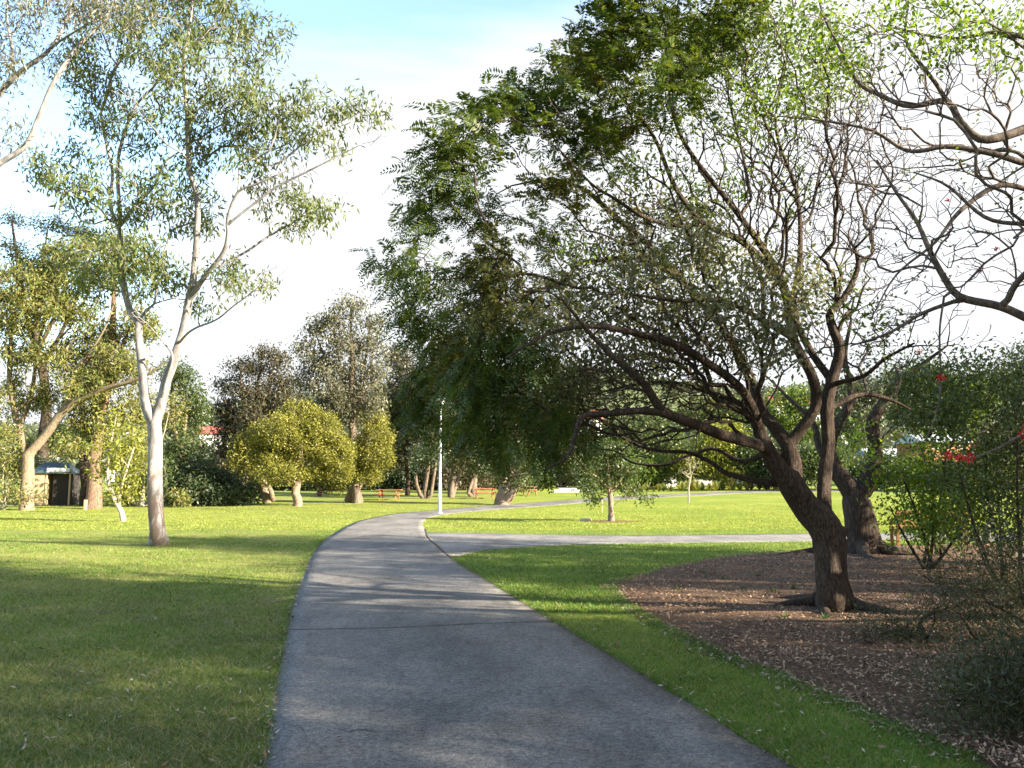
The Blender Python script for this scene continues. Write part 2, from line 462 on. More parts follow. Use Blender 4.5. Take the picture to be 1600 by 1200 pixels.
def catmull(pts, n):
    pts = [np.asarray(p, float) for p in pts]
    q = [2 * pts[0] - pts[1]] + pts + [2 * pts[-1] - pts[-2]]
    o = []
    for i in range(1, len(q) - 2):
        for k in range(n):
            t_ = k / n
            a, b, c_, d = q[i - 1], q[i], q[i + 1], q[i + 2]
            o.append(0.5 * ((2 * b) + (-a + c_) * t_ + (2 * a - 5 * b + 4 * c_ - d) * t_ ** 2 + (-a + 3 * b - 3 * c_ + d) * t_ ** 3))
    o.append(pts[-1])
    return np.array(o)
def resample(P_, n):
    d = np.r_[0, np.cumsum(np.linalg.norm(np.diff(P_, axis=0), axis=1))]
    s = np.linspace(0, d[-1], n)
    return np.stack([np.interp(s, d, P_[:, k]) for k in range(P_.shape[1])], 1)
def ribbon(name, left, right, mat, lift, nlen=160, nw=8, edge_noise=0.0, seed=1, kind='structure'):
    A = resample(catmull(left, 10)[:, :2], nlen); B = resample(catmull(right, 10)[:, :2], nlen)
    rg = np.random.RandomState(seed)
    if edge_noise:
        for E in (A, B):
            w = rg.normal(0, 1, (nlen, 2)); w = (w + np.roll(w, 1, 0) + np.roll(w, -1, 0)) / 3
            E += w * edge_noise
    ts = np.linspace(0, 1, nw + 1)
    P2 = A[:, None, :] * (1 - ts)[None, :, None] + B[:, None, :] * ts[None, :, None]
    z = H(P2[..., 0], P2[..., 1]) + lift
    V = np.concatenate([P2, z[..., None]], -1)
    sk = V[:, [0, -1], :].copy(); sk[..., 2] -= 0.10       # skirts: the slab has thickness
    V = np.concatenate([sk[:, :1], V, sk[:, 1:]], 1)
    m_ = V.shape[1]
    V = V.reshape(-1, 3)
    a, b = np.meshgrid(np.arange(nlen - 1), np.arange(m_ - 1), indexing='ij')
    k = (a * m_ + b).ravel()
    o_ = mesh_np(name, V, np.stack([k, k + 1, k + m_ + 1, k + m_], 1), None, mat, None, False)
    return tag(o_, kind=kind)

g2 = lambda pts: [G(*p)[:2] for p in pts]
PL = [np.array([1.05, -6.0]), np.array([-.26, 0.0])] + g2([(410, 1200), (428, 1080), (446, 985), (458, 935), (472, 898), (490, 862), (520, 834), (562, 814), (615, 803.5), (680, 797.5), (760, 790.5), (860, 783.5), (980, 775), (1100, 770), (1230, 766)])
PR = [np.array([3.98, -6.0]), np.array([2.68, 0.0])] + g2([(1240, 1200), (1060, 1088), (940, 1016), (860, 968), (770, 912), (715, 879), (684, 852), (667, 833), (662, 819), (675, 808), (735, 799.5), (860, 790), (980, 780), (1100, 774), (1230, 769)])
# extra lead-out to the right behind the shrubs
PL.append(PL[-1] + np.array([18, 2.0])); PR.append(PR[-1] + np.array([19, 1.5]))
path = ribbon('path', PL, PR, M['path'], 0.012, 420, 12, 0.030, 3)
SL = g2([(635, 832), (760, 833.5), (900, 836), (1050, 836), (1270, 834), (1420, 833.5), (1600, 836)])
SR = g2([(676, 880), (715, 869), (780, 858), (900, 851.5), (1050, 849), (1270, 846), (1420, 843.5), (1600, 846)])
SL.append(SL[-1] + np.array([14, -1.0])); SR.append(SR[-1] + np.array([14, -1.6]))
ribbon('side_path', SL, SR, M['path2'], 0.007, 200, 6, 0.012, 4)

# seam between the two paths, a transverse joint and small cracks
def crack(name, pts, w, seed, lift=0.0165):
    rg = np.random.RandomState(seed)
    A = resample(catmull([G(*p)[:2] for p in pts], 8), 60)
    A += np.cumsum(rg.normal(0, 0.004, A.shape), 0) * 0.5
    d = np.gradient(A, axis=0); n_ = np.stack([-d[:, 1], d[:, 0]], 1); n_ /= np.linalg.norm(n_, axis=1)[:, None]
    ww = w * (0.6 + 0.8 * rg.rand(60)) / 2
    ww[0] = ww[-1] = 0.001
    L_ = A + n_ * ww[:, None]; R_ = A - n_ * ww[:, None]
    V = np.zeros((120, 3)); V[0::2, :2] = L_; V[1::2, :2] = R_
    V[:, 2] = H(V[:, 0], V[:, 1]) + lift
    k = np.arange(59) * 2
    return V, np.stack([k, k + 1, k + 3, k + 2], 1)
VV, QQ, b = [], [], 0
for i, (pts, w) in enumerate([([(446, 986), (600, 983), (760, 976), (868, 973)], 0.022), ([(664, 826), (668, 840), (684, 855), (704, 873)], 0.05),
                              ([(546, 1146), (560, 1143), (585, 1145)], 0.010), ([(560, 1147), (575, 1142), (592, 1141)], 0.006), ([(690, 945), (730, 938), (800, 942)], 0.012),
                              ([(430, 1130), (470, 1140), (480, 1160)], 0.003), ([(700, 1040), (740, 1050), (800, 1045)], 0.006)]):
    v_, q_ = crack('c', pts, w, 10 + i)
    VV.append(v_); QQ.append(q_ + b); b += len(v_)
tag(mesh_np('path_cracks', np.concatenate(VV), np.concatenate(QQ), None, M['seam']), kind='structure')

# mulch bed under the trees
bed_px = [(985, 903), (960, 914), (966, 932), (1010, 966), (1100, 1011), (1200, 1054), (1300, 1094), (1400, 1138), (1500, 1180), (1560, 1206)]
bed = g2(bed_px) + [np.array([4.0, 3.0]), np.array([5.0, 0.0]), np.array([10, -4.0]), np.array([17, 4.0]), np.array([19, 16.0])] + g2([(1600, 852), (1480, 851), (1390, 855), (1300, 861), (1160, 867), (1060, 884)])
bedp = catmull(bed + [bed[0]], 8)[:-1]
rg = np.random.RandomState(5)
bedp = bedp + rg.normal(0, 0.03, bedp.shape)
from mathutils.geometry import tessellate_polygon, delaunay_2d_cdt
def in_poly(pts, poly):
    x, y = pts[:, 0], pts[:, 1]; ins = np.zeros(len(pts), bool)
    j = len(poly) - 1
    for i in range(len(poly)):
        xi, yi = poly[i]; xj, yj = poly[j]
        cnd = ((yi > y) != (yj > y)) & (x < (xj - xi) * (y - yi) / (yj - yi + 1e-12) + xi)
        ins ^= cnd; j = i
    return ins
gx, gy = np.meshgrid(np.arange(0, 20, 0.25), np.arange(-4, 23, 0.25))
gp = np.stack([gx.ravel(), gy.ravel()], 1); gp = gp[in_poly(gp, bedp)]
dmin = np.array([np.min(np.linalg.norm(bedp - q, axis=1)) for q in gp])
gp = gp[dmin > 0.12]; dmin = dmin[dmin > 0.12]
allp = np.concatenate([bedp, gp]); hz = np.concatenate([np.full(len(bedp), 0.002), 0.012 + 0.05 * sstep(dmin / 1.2) * (0.5 + 0.5 * rg.rand(len(gp)))])
res = delaunay_2d_cdt([Vector(p_) for p_ in allp], [], [list(range(len(bedp)))], 1, 1e-5)
rv = np.array([(v.x, v.y) for v in res[0]])
from mathutils.kdtree import KDTree
kd = KDTree(len(allp))
for i_, q in enumerate(allp): kd.insert((q[0], q[1], 0), i_)
kd.balance()
rz = np.array([hz[kd.find((q[0], q[1], 0))[1]] for q in rv])
tag(mesh_np('mulch_bed', np.c_[rv, rz], None, np.array([f for f in res[2]]), M['mulch'], None, True), kind='structure')

pathpoly = np.concatenate([resample(catmull(PL, 10), 120), resample(catmull(PR, 10), 120)[::-1]])
sidepoly = np.concatenate([resample(catmull(SL, 10), 60), resample(catmull(SR, 10), 60)[::-1]])

# ------------------------------------------------------------------ scattered blades and litter
def blades(name, pts, hgt, wid, mat, rg, lean=0.5):
    n = len(pts)
    z = H(pts[:, 0], pts[:, 1])
    a = rg.rand(n) * 2 * np.pi
    h = hgt * (0.45 + 0.9 * rg.rand(n)); w = wid * (0.6 + 0.8 * rg.rand(n))
    base = np.c_[pts, z]
    sd = np.c_[np.cos(a), np.sin(a), np.zeros(n)] * (w / 2)[:, None]
    ln = rg.normal(0, lean, (n, 2)) * h[:, None]
    tip = base + np.c_[ln, h]
    V = np.stack([base - sd, base + sd, tip], 1).reshape(-1, 3)
    return tag(mesh_np(name, V, None, np.arange(3 * n).reshape(-1, 3), mat), kind='stuff')
def scatter(n, y0, y1, rg, side=1.12, power=1.6):
    """points inside the view wedge, denser close by"""
    u = rg.rand(n)
    y = y0 * (y1 / y0) ** u if power > 1.5 else y0 + (y1 - y0) * u
    hw = y * 800 / F * side + 0.3
    x = (rg.rand(n) * 2 - 1) * hw
    return np.c_[x, y]
rg = np.random.RandomState(7)
pts = scatter(640000, 4.2, 30.0, rg)
keep = ~in_poly(pts, pathpoly) & ~in_poly(pts, sidepoly) & ~in_poly(pts, bedp)
pts = pts[keep]
yy = pts[:, 1]
near = yy < 11
dry = (pts[:, 0] < -.2 - .22 * yy) & (rg.rand(len(pts)) < .25 + .75 * sstep((np.array([noise.noise(Vector((a * .45, b * .45, 3.1))) for a, b in pts]) + .45) / .8))
o_ = blades('grass', pts[dry], 0.034, 0.0062, M['dry_blades'], rg, 1.2); tag(o_, 'olive and straw coloured mown grass on the left lawn', 'grass')
pf = scatter(110000, 30.0, 58.0, rg); pf = pf[~in_poly(pf, pathpoly) & ~in_poly(pf, sidepoly)]
o_ = blades('grass', pf, 0.04, 0.03, M['sunlit_blades'], rg, 1.2); tag(o_, 'far lawn grass with sunlight put into its yellow green colour', 'grass')
near_ = near
near = near & ~dry
o_ = blades('grass', pts[near], 0.032, 0.0050, M['blades'], rg, 0.9); tag(o_, 'short green mown grass with straw coloured blades beside the path', 'grass')
o_ = blades('grass', pts[~near_ & ~dry], 0.040, 0.012, M['blades'], rg, 0.9); tag(o_, 'sunlit mown grass further out on the lawn', 'grass')
# shaggy edge along the path and bed
def along(poly, n, spread, rg):
    A = resample(poly, 3000); k = rg.randint(0, 3000, n)
    return A[k] + rg.normal(0, spread, (n, 2))
E = np.concatenate([along(catmull(PL[1:10], 10), 26000, 0.028, rg), along(catmull(PR[1:10], 10), 26000, 0.028, rg), along(bedp[:70], 14000, 0.05, rg)])
E = E[~in_poly(E, np.concatenate([resample(catmull(PL, 10), 400) + [0.02, 0], (resample(catmull(PR, 10), 400) - [0.02, 0])[::-1]]))]
E = E[(E[:, 1] > 3) & ~in_poly(E, sidepoly)]
o_ = blades('grass', E, 0.045, 0.006, M['blades'], rg, 0.8); tag(o_, 'longer grass fringe along the asphalt and mulch edges', 'grass')

def chips(name, pts, size, mat, rg, lift=0.02, aspect=0.35, tilt=0.35):
    n = len(pts)
    a = rg.rand(n) * 2 * np.pi
    l = size * (0.4 + 1.1 * rg.rand(n)); w = l * aspect * (0.5 + rg.rand(n))
    d = np.c_[np.cos(a), np.sin(a), rg.normal(0, tilt, n)]
    s = np.c_[-np.sin(a), np.cos(a), rg.normal(0, tilt, n)]
    c_ = np.c_[pts, H(pts[:, 0], pts[:, 1]) + lift + 0.01 * rg.rand(n)]
    k1 = rg.uniform(-.2, .2, n)
    V = np.stack([c_ - d * (l / 2)[:, None], c_ + d * (k1 * l)[:, None] + s * (w / 2)[:, None], c_ + d * (l / 2)[:, None], c_ + d * (k1 * l)[:, None] - s * (w / 2)[:, None] + [0, 0, .002]], 1).reshape(-1, 3)
    return mesh_np(name, V, np.arange(4 * n).reshape(-1, 4), None, mat)
pts = scatter(210000, 4.0, 23.0, rg); pts = pts[in_poly(pts, bedp)]
pn = np.array([noise.noise(Vector((a * 1.3, b * 1.3, 7.7))) for a, b in pts])
pts = pts[rg.rand(len(pts)) < np.clip(.6 + 1.3 * pn, .3, 1)]
p2_ = np.c_[rg.uniform(0, 15, 150000), rg.uniform(6.5, 22, 150000)]; p2_ = p2_[in_poly(p2_, bedp)]
pn = np.array([noise.noise(Vector((a * 1.1, b * 1.1, 2.7))) for a, b in p2_])
pts = np.concatenate([pts, p2_[rg.rand(len(p2_)) < np.clip(.5 + 1.4 * pn, .15, 1)]])
o_ = chips('leaf_litter', pts, 0.036, M['chips'], rg, 0.05, .3); tag(o_, 'brown bark chips and dry leaf litter covering the tree bed', 'leaf litter', kind='stuff')
e2 = along(bedp[:70], 2500, 0.10, rg)
lp = scatter(3600, 4.4, 24, rg); lp = lp[~in_poly(lp, bedp) & ~in_poly(lp, sidepoly)]
onp = in_poly(lp, pathpoly)
lp = np.concatenate([lp[~onp], lp[onp][:14]])
e3 = np.concatenate([along(catmull(PL[1:9], 10), 1700, 0.035, rg), along(catmull(PR[1:9], 10), 700, 0.035, rg)])
o_ = chips('leaf_litter', np.concatenate([e2, e3]), 0.035, M['dead_leaf'], rg, 0.022); tag(o_, 'dead leaf scraps gathered along the edge of the path', 'leaf litter', kind='stuff')
o_ = chips('leaf_litter', lp, 0.045, M['dead_leaf'], rg, 0.03, 0.3, 0.3); tag(o_, 'scattered dry leaves lying on the mown lawn', 'leaf litter', kind='stuff')

# ------------------------------------------------------------------ trees
def unit(a): return a / (np.linalg.norm(a, axis=-1, keepdims=True) + 1e-9)

class Tree:
    def __init__(s, seed, step=0.3, tip=0.005, wob=0.06, bf=0.3, expo=2.3, up=0.15):
        s.rg = np.random.RandomState(seed)
        s.pos = np.zeros((60000, 3)); s.par = np.full(60000, -1); s.pl = np.zeros(60000)
        s.dir = np.zeros((60000, 3)); s.fix = np.zeros(60000); s.n = 0
        s.step, s.tip, s.wob, s.bf, s.expo, s.up = step, tip, wob, bf, expo, up
    def node(s, p, par, r=0):
        i = s.n; s.pos[i] = p; s.par[i] = par; s.fix[i] = r
        if par >= 0:
            d = p - s.pos[par]; L_ = np.linalg.norm(d); s.pl[i] = s.pl[par] + L_; s.dir[i] = d / (L_ + 1e-9)
        else: s.dir[i] = (0, 0, 1)
        s.n += 1
        return i
    def limb(s, pts, sub=5):
        """pts: list of (x,y,z,r) world; attaches to nearest node"""
        A = np.array(pts, float)
        C_ = resample(catmull(list(A), 6), max(3, int(np.sum(np.linalg.norm(np.diff(A[:, :3], axis=0), axis=1)) / (s.step * 0.6))))
        if s.n == 0: par = -1; k0 = 0
        else:
            d = np.linalg.norm(s.pos[:s.n] - C_[0, :3], axis=1); par = int(np.argmin(d)); k0 = 1 if d[par] < s.step else 0
            s.tipoff = 0
        for q in C_[k0:]:
            par = s.node(q[:3], par, max(q[3], 0.004))
    def attach(s, T):
        T = np.asarray(T)
        if len(T) == 0: return
        d0 = np.linalg.norm(T - s.pos[0], axis=1)
        for i in np.argsort(d0):
            t_ = T[i]
            D = np.linalg.norm(s.pos[:s.n] - t_, axis=1)
            j = int(np.argmin(D + s.bf * s.pl[:s.n]))
            p0 = s.pos[j]; dist = D[j]
            if dist < 1e-3: continue
            k = max(1, int(round(dist / s.step)))
            ctrl = p0 + (t_ - p0) * 0.42 + s.dir[j] * dist * 0.32 + np.array([0, 0, s.up * dist])
            ctrl = ctrl + s.rg.normal(0, s.wob * dist * .8, 3)
            par = j
            for m_ in range(1, k + 1):
                u = m_ / k
                q = p0 * (1 - u) ** 2 + 2 * ctrl * u * (1 - u) + t_ * u * u
                if m_ < k: q = q + s.rg.normal(0, s.wob * s.step * .55, 3)
                par = s.node(q, par)
                if s.n > 59000: return
    def radii(s):
        n = s.n; e = s.expo
        acc = np.zeros(n); r = np.zeros(n)
        for i in range(n - 1, -1, -1):
            r_ = (acc[i]) ** (1 / e) if acc[i] > 0 else s.tip
            if s.fix[i] > 0: r_ = max(s.fix[i], min(r_, s.fix[i] * 1.0))
            r[i] = r_
            if s.par[i] >= 0: acc[s.par[i]] += r_ ** e
        for i in range(n):
            p_ = s.par[i]
            if p_ >= 0: r[i] = min(r[i], r[p_] * (0.75 if s.fix[i] == 0 and s.fix[p_] > 0 else 1.0))
            r[i] = max(r[i], s.tip * 0.6)
        return r
    def build_wood(s, origin, parent, mat, name='trunk', rmin_chain=0.02, gnarl=0.10):
        n = s.n; r = s.radii(); s.r = r
        kids = [[] for _ in range(n)]
        for i in range(n):
            if s.par[i] >= 0: kids[s.par[i]].append(i)
        V, Q_, b = [], [], 0
        thin = []
        stack = [(0, -1)]
        while stack:
            st, pr = stack.pop()
            ch = [pr] if pr >= 0 else []
            i = st
            while True:
                ch.append(i)
                ks = kids[i]
                if not ks: break
                ks = sorted(ks, key=lambda k: -r[k])
                for k in ks[1:]: stack.append((k, i))
                i = ks[0]
            rr = r[ch].copy()
            if pr >= 0: rr[0] = min(rr[0], rr[1] * 1.25)
            if rr.max() < rmin_chain:
                for a_, c_ in zip(ch[:-1], ch[1:]): thin.append((a_, c_))
                continue
            Pn = s.pos[ch]
            m_ = len(ch)
            if m_ < 2: continue
            d = unit(np.gradient(Pn, axis=0))
            ns = 14 if rr.max() > 0.12 else (9 if rr.max() > 0.05 else 6)
            ref = np.array([0.0, 1.0, 0.0]) if abs(d[0][1]) < 0.9 else np.array([1.0, 0, 0])
            u = np.zeros_like(d)
            u0 = unit(np.cross(d[0], ref))
            for k in range(m_):
                u0 = unit(u0 - d[k] * np.dot(u0, d[k])); u[k] = u0
            w = np.cross(d, u)
            ang = np.arange(ns) * 2 * np.pi / ns
            ph = s.rg.rand(4) * 6.28
            arc = np.r_[0, np.cumsum(np.linalg.norm(np.diff(Pn, axis=0), axis=1))]
            big = np.clip(rr / 0.08, 0, 1)[:, None] * gnarl
            mod = 1 + big * (np.sin(2 * ang[None] + arc[:, None] * 1.3 + ph[0]) * .6 + np.sin(3 * ang[None] - arc[:, None] * 2.1 + ph[1]) * .5 + np.sin(5 * ang[None] + arc[:, None] * 3.7 + ph[2]) * .35)
            mod += big * s.rg.normal(0, 0.25, mod.shape)
            ring = Pn[:, None, :] + (u[:, None, :] * np.cos(ang)[None, :, None] + w[:, None, :] * np.sin(ang)[None, :, None]) * (rr[:, None] * mod)[:, :, None]
            V.append(ring.reshape(-1, 3))
            a_, k_ = np.meshgrid(np.arange(m_ - 1), np.arange(ns), indexing='ij')
            k2 = (k_ + 1) % ns
            Q_.append(np.stack([b + a_ * ns + k_, b + a_ * ns + k2, b + (a_ + 1) * ns + k2, b + (a_ + 1) * ns + k_], -1).reshape(-1, 4))
            b += m_ * ns
        if thin:
            th = np.array(thin); A = s.pos[th[:, 0]]; B = s.pos[th[:, 1]]
            rb = r[th[:, 1]]; ra = np.minimum(r[th[:, 0]], rb * 1.3)
            d = unit(B - A); ref = np.where(np.abs(d[:, 2:3]) < 0.8, [[0, 0, 1.0]], [[1.0, 0, 0]])
            u = unit(np.cross(d, ref)); w = np.cross(d, u)
            vs = []
            for base, rad in ((A, ra), (B + d * rb[:, None] * .5, rb)):
                for k in range(3):
                    a_ = k * 2.0944
                    vs.append(base + (u * math.cos(a_) + w * math.sin(a_)) * rad[:, None])
            VV = np.stack(vs, 1); nn = len(th)
            k0 = np.arange(nn)[:, None] * 6 + b
            QQ = np.concatenate([k0 + np.array([[0, 1, 4, 3]]), k0 + np.array([[1, 2, 5, 4]]), k0 + np.array([[2, 0, 3, 5]])], 0)
            V.append(VV.reshape(-1, 3)); Q_.append(QQ)
        return mesh_np(name, np.concatenate(V) - origin, np.concatenate(Q_), None, mat, parent, True)

def leaf_quads(c, d, sd, Lh, Wd):
    """c centres, d direction, sd side, lengths, widths -> verts (n,4,3)"""
    return np.stack([c, c + d * (Lh * .42)[:, None] + sd * (Wd / 2)[:, None], c + d * Lh[:, None], c + d * (Lh * .42)[:, None] - sd * (Wd / 2)[:, None]], 1)
def sprays(T, rg, n, spread, Lf, Wf, droop=0.3, flat=0.0, center=None, outw=0.0):
    T = np.repeat(np.asarray(T), n, 0); m_ = len(T)
    off = rg.normal(0, 1, (m_, 3)) * np.asarray(spread)
    c = T + off
    d = rg.normal(0, 1, (m_, 3)); d[:, 2] *= (1 - flat); d[:, 2] -= droop * 1.6
    if center is not None: d += unit(c - center) * outw
    d = unit(d)
    sd = unit(np.cross(d, rg.normal(0, 1, (m_, 3)) * [1, 1, 1 - flat * .7] + [0, 0, flat * 0]))
    if flat > 0:
        sd = unit(np.cross(d, np.array([0, 0, 1.0]) + rg.normal(0, 0.5, (m_, 3))))
    return leaf_quads(c, d, sd, Lf * (0.6 + 0.7 * rg.rand(m_)), Wf * (0.6 + 0.7 * rg.rand(m_)))
def fronds(T, rg, n, flen, pairs=9, Ll=0.06, Wl=0.018, center=None, droop=0.5, spread=0.12):
    T = np.repeat(np.asarray(T), n, 0); m_ = len(T)
    o_ = T + rg.normal(0, spread, (m_, 3))
    d = rg.normal(0, 1, (m_, 3)); d[:, 2] = d[:, 2] * 0.6
    if center is not None: d += unit(T - center) * 0.9
    d = unit(d)
    sd = unit(np.cross(d, np.array([0, 0, 1.0]) + rg.normal(0, 0.45, (m_, 3))))
    fl = flen * (0.6 + 0.6 * rg.rand(m_))
    outv = []
    for k in range(pairs):
        s_ = (k + 1.5) / (pairs + 1)
        p_ = o_ + d * (fl * s_)[:, None]; p_[:, 2] -= droop * fl * s_ * s_
        tang = unit(d + np.array([0, 0, -1.0]) * (2 * droop * s_))
        env = math.sin(math.pi * (0.18 + 0.8 * s_)) * .9 + .25
        for sg in (-1, 1):
            ld = unit(sd * sg + tang * 0.55 + rg.normal(0, 0.12, (m_, 3)) + np.array([0, 0, -0.18]))
            outv.append(leaf_quads(p_, ld, tang, np.full(m_, Ll * env), np.full(m_, Wl)))
    return np.concatenate(outv, 0)
def build_leaves(name, quads, origin, parent, mat):
    if quads is None or len(quads) == 0: return None
    V = quads.reshape(-1, 3) - origin
    return mesh_np(name, V, np.arange(len(V)).reshape(-1, 4), None, mat, parent, False)

def blob_pts(b, rg, shell=0.0):
    """b = (px, py, Y, rx_px, ry_px, rdepth_m, n)"""
    px, py, Yd, rx, ry, rd, n = b
    k = Yd / F
    c = P(px, py, Yd)
    v = unit(rg.normal(0, 1, (n, 3)))
    rad = (shell + (1 - shell) * rg.rand(n)) ** (1 / 3) if shell < 1 else np.ones(n)
    v = v * rad[:, None] * [rx * k, rd, ry * k]
    return c + v

def px_limb(pts):
    """(px,py,Y,r) -> world"""
    return [tuple(P(a[0], a[1], a[2])) + (a[3],) for a in pts]

def make_tree(name, label, cat, limbs, layers, bark, seed, group=None, base=None, step=0.3, tip=0.005, wob=0.06, bf=0.3, extra=None, gnarl=0.10, up=0.15, rmin=0.02, roots=0, shade=False, endtw=0, expo=2.3):
    """limbs: world polylines; layers: list of dict(blobs, kind, mat, ...)"""
    T = Tree(seed, step, tip, wob, bf, expo, up)
    for l_ in limbs: T.limb(l_)
    origin = np.array(limbs[0][0][:3])
    if base is not None: origin = np.array(base)
    root = thing(name, label, cat, tuple(origin), 0, group)
    rg = T.rg
    allt = []
    for ly in layers:
        ts = np.concatenate([blob_pts(b_, rg, ly.get('shell', 0)) for b_ in ly['blobs']]) if 'blobs' in ly else np.asarray(ly['pts'])
        ts = ts[ts[:, 2] > H(ts[:, 0], ts[:, 1]) + ly.get('zmin', 0.3)]
        ly['t'] = ts; allt.append(ts)
    if endtw:
        for l_ in limbs[1:]:
            e_ = np.array(l_[-1][:3]); m_ = np.array(l_[-2][:3])
            if e_[2] < 3.2: continue
            allt.append(e_ + unit(e_ - m_) * endtw * .7 + rg.normal(0, 1, (16, 3)) * endtw * .5)
    T.attach(np.concatenate(allt))
    if roots:
        r0 = T.fix[0]
        for k in range(roots):
            a_ = k * 2 * math.pi / roots + rg.rand() * .7
            ln_ = r0 * (1.6 + 2.2 * rg.rand())
            q = [origin + np.array([math.cos(a_), math.sin(a_), 0]) * r0 * .25 + [0, 0, r0 * 1.3],
                 origin + np.array([math.cos(a_), math.sin(a_), 0]) * r0 * .75 + [0, 0, r0 * .45],
                 origin + np.array([math.cos(a_ + .1), math.sin(a_ + .1), 0]) * (r0 + ln_ * .4) + [0, 0, .06],
                 origin + np.array([math.cos(a_ + .3), math.sin(a_ + .3), 0]) * (r0 + ln_) + [0, 0, -.03]]
            C_ = resample(catmull(q, 4), 7)
            par = 0
            for j_, c_ in enumerate(C_): par = T.node(c_, par, r0 * (.42 - .05 * j_))
    tr = T.build_wood(origin, root, M[bark], 'trunk', rmin, gnarl)
    for ly in layers:
        ts = ly['t']; kd_ = ly.get('kind', 'spray')
        cen = np.mean(ts, 0) - [0, 0, 0.5]
        if kd_ == 'none': continue
        if kd_ == 'spray':
            q = sprays(ts, rg, ly['n'], ly['spread'], ly['L'], ly['W'], ly.get('droop', .3), ly.get('flat', 0), cen, ly.get('out', 0))
        else:
            q = fronds(ts, rg, ly['n'], ly['L'], ly.get('pairs', 8), ly.get('Ll', .06), ly.get('W', .018), cen, ly.get('droop', .4), ly.get('spread', .12))
        o_ = build_leaves(ly.get('name', 'crown'), q, origin, root, L[ly['mat']])
        if ly.get('label'): o_['label'] = ly['label']
    return root, T, origin

# ---- white gum on the left lawn
Yg = 22.4
gb = G(248, 851)
def gl(*pts): return px_limb([(a, b_, Yg + dY, r_ * .88) for a, b_, dY, r_ in pts])
gum_limbs = [
    [(gb[0], gb[1], -0.05, .29)] + gl((246, 835, 0, .23), (244, 800, 0, .205), (242, 740, 0, .20), (242, 690, 0, .20), (241, 660, 0, .20)),
    gl((241, 660, 0, .20), (228, 632, 0, .145), (222, 575, 0, .125), (217, 527, .1, .115), (217, 506, .2, .11), (205, 489, .4, .10), (197, 464, .5, .09), (190, 420, .6, .085), (188, 362, .6, .08)),
    gl((242, 655, 0, .19), (252, 632, 0, .165), (259, 600, 0, .15), (272, 562, -.1, .14), (286, 516, -.2, .125), (294, 477, -.3, .115), (303, 430, -.4, .10), (308, 360, -.4, .09), (308, 308, -.4, .085), (296, 264, -.5, .08), (294, 200, -.5, .07), (290, 148, -.5, .06), (288, 92, -.4, .05), (298, 32, -.4, .04), (302, -60, -.4, .03), (300, -150, -.4, .015)),
    gl((188, 362, .6, .07), (172, 320, .9, .055), (176, 272, 1.1, .05), (168, 232, 1.3, .045), (158, 176, 1.4, .04), (172, 140, 1.4, .035), (176, 112, 1.4, .03), (200, 72, 1.6, .025), (236, 24, 1.8, .018), (250, -60, 1.9, .012)),
    gl((188, 345, .6, .065), (184, 280, .3, .055), (186, 240, .2, .05), (200, 192, .1, .045), (216, 160, 0, .04), (240, 136, 0, .035), (256, 112, 0, .03), (288, 84, -.2, .025), (325, 60, -.4, .015)),
    gl((192, 350, .6, .06), (212, 320, .7, .05), (240, 292, .9, .04), (256, 256, 1.0, .032), (276, 240, 1.1, .028), (298, 228, 1.2, .02)),
    gl((294, 472, -.3, .09), (320, 432, -.7, .07), (348, 396, -1.0, .062), (356, 368, -1.2, .057), (356, 340, -1.3, .05), (372, 300, -1.5, .038), (400, 288, -1.6, .03), (440, 270, -1.7, .02)),
    gl((357, 350, -1.3, .04), (400, 316, -1.4, .037), (432, 292, -1.5, .034), (472, 272, -1.6, .03), (504, 256, -1.7, .024), (540, 238, -1.7, .016), (568, 224, -1.8, .009)),
    gl((278, 538, -.1, .045), (293, 521, -.8, .035), (309, 511, -1.2, .03), (339, 499, -1.7, .024), (365, 478, -2.0, .018), (400, 452, -2.3, .011), (412, 436, -2.4, .008)),
    gl((252, 628, -.1, .07), (262, 590, -.2, .05), (270, 556, -.3, .035), (255, 535, -.5, .022), (232, 508, -.7, .018), (218, 496, -.8, .012)),
    gl((300, 262, -.5, .035), (285, 240, -1.0, .028), (260, 225, -1.4, .024), (240, 200, -1.7, .02), (216, 175, -2.0, .014)),
]
def jb(lst, Y0, dsp, k, seed):
    """pixel blobs around a depth: (px,py,rx,ry) -> full blob with random depth"""
    r_ = np.random.RandomState(seed); o_ = []
    for a, b_, rx, ry in lst:
        o_.append((a, b_, Y0 + r_.uniform(-dsp, dsp), rx, ry, max(rx, ry) * Y0 / F * 0.8, max(3, int(k * rx * ry / 1000))))
    return o_
gum_bl = [(170, 50, 60, 40), (120, 90, 35, 40), (255, 60, 60, 50), (330, 40, 60, 40), (400, 50, 45, 30), (180, 140, 50, 40), (290, 130, 60, 45), (370, 130, 60, 35), (440, 150, 60, 28), (510, 160, 50, 22), (560, 165, 28, 14),
          (350, 200, 60, 40), (420, 210, 50, 35), (500, 215, 40, 22), (150, 215, 35, 40), (220, 200, 50, 40), (130, 280, 55, 28), (80, 265, 40, 18), (60, 250, 25, 12), (165, 320, 50, 30), (245, 290, 50, 40), (300, 330, 45, 40),
          (440, 310, 50, 25), (490, 320, 40, 20), (470, 350, 30, 18), (390, 440, 45, 22), (350, 420, 28, 22), (180, 390, 60, 30), (250, 420, 55, 30), (210, 440, 70, 28), (310, 480, 28, 18), (150, 430, 45, 30), (300, 10, 70, 40), (200, -30, 90, 40), (320, -50, 90, 40), (250, -110, 90, 50), (400, 80, 40, 20), (600, 172, 18, 8), (290, 250, 40, 30), (390, 250, 40, 25)]
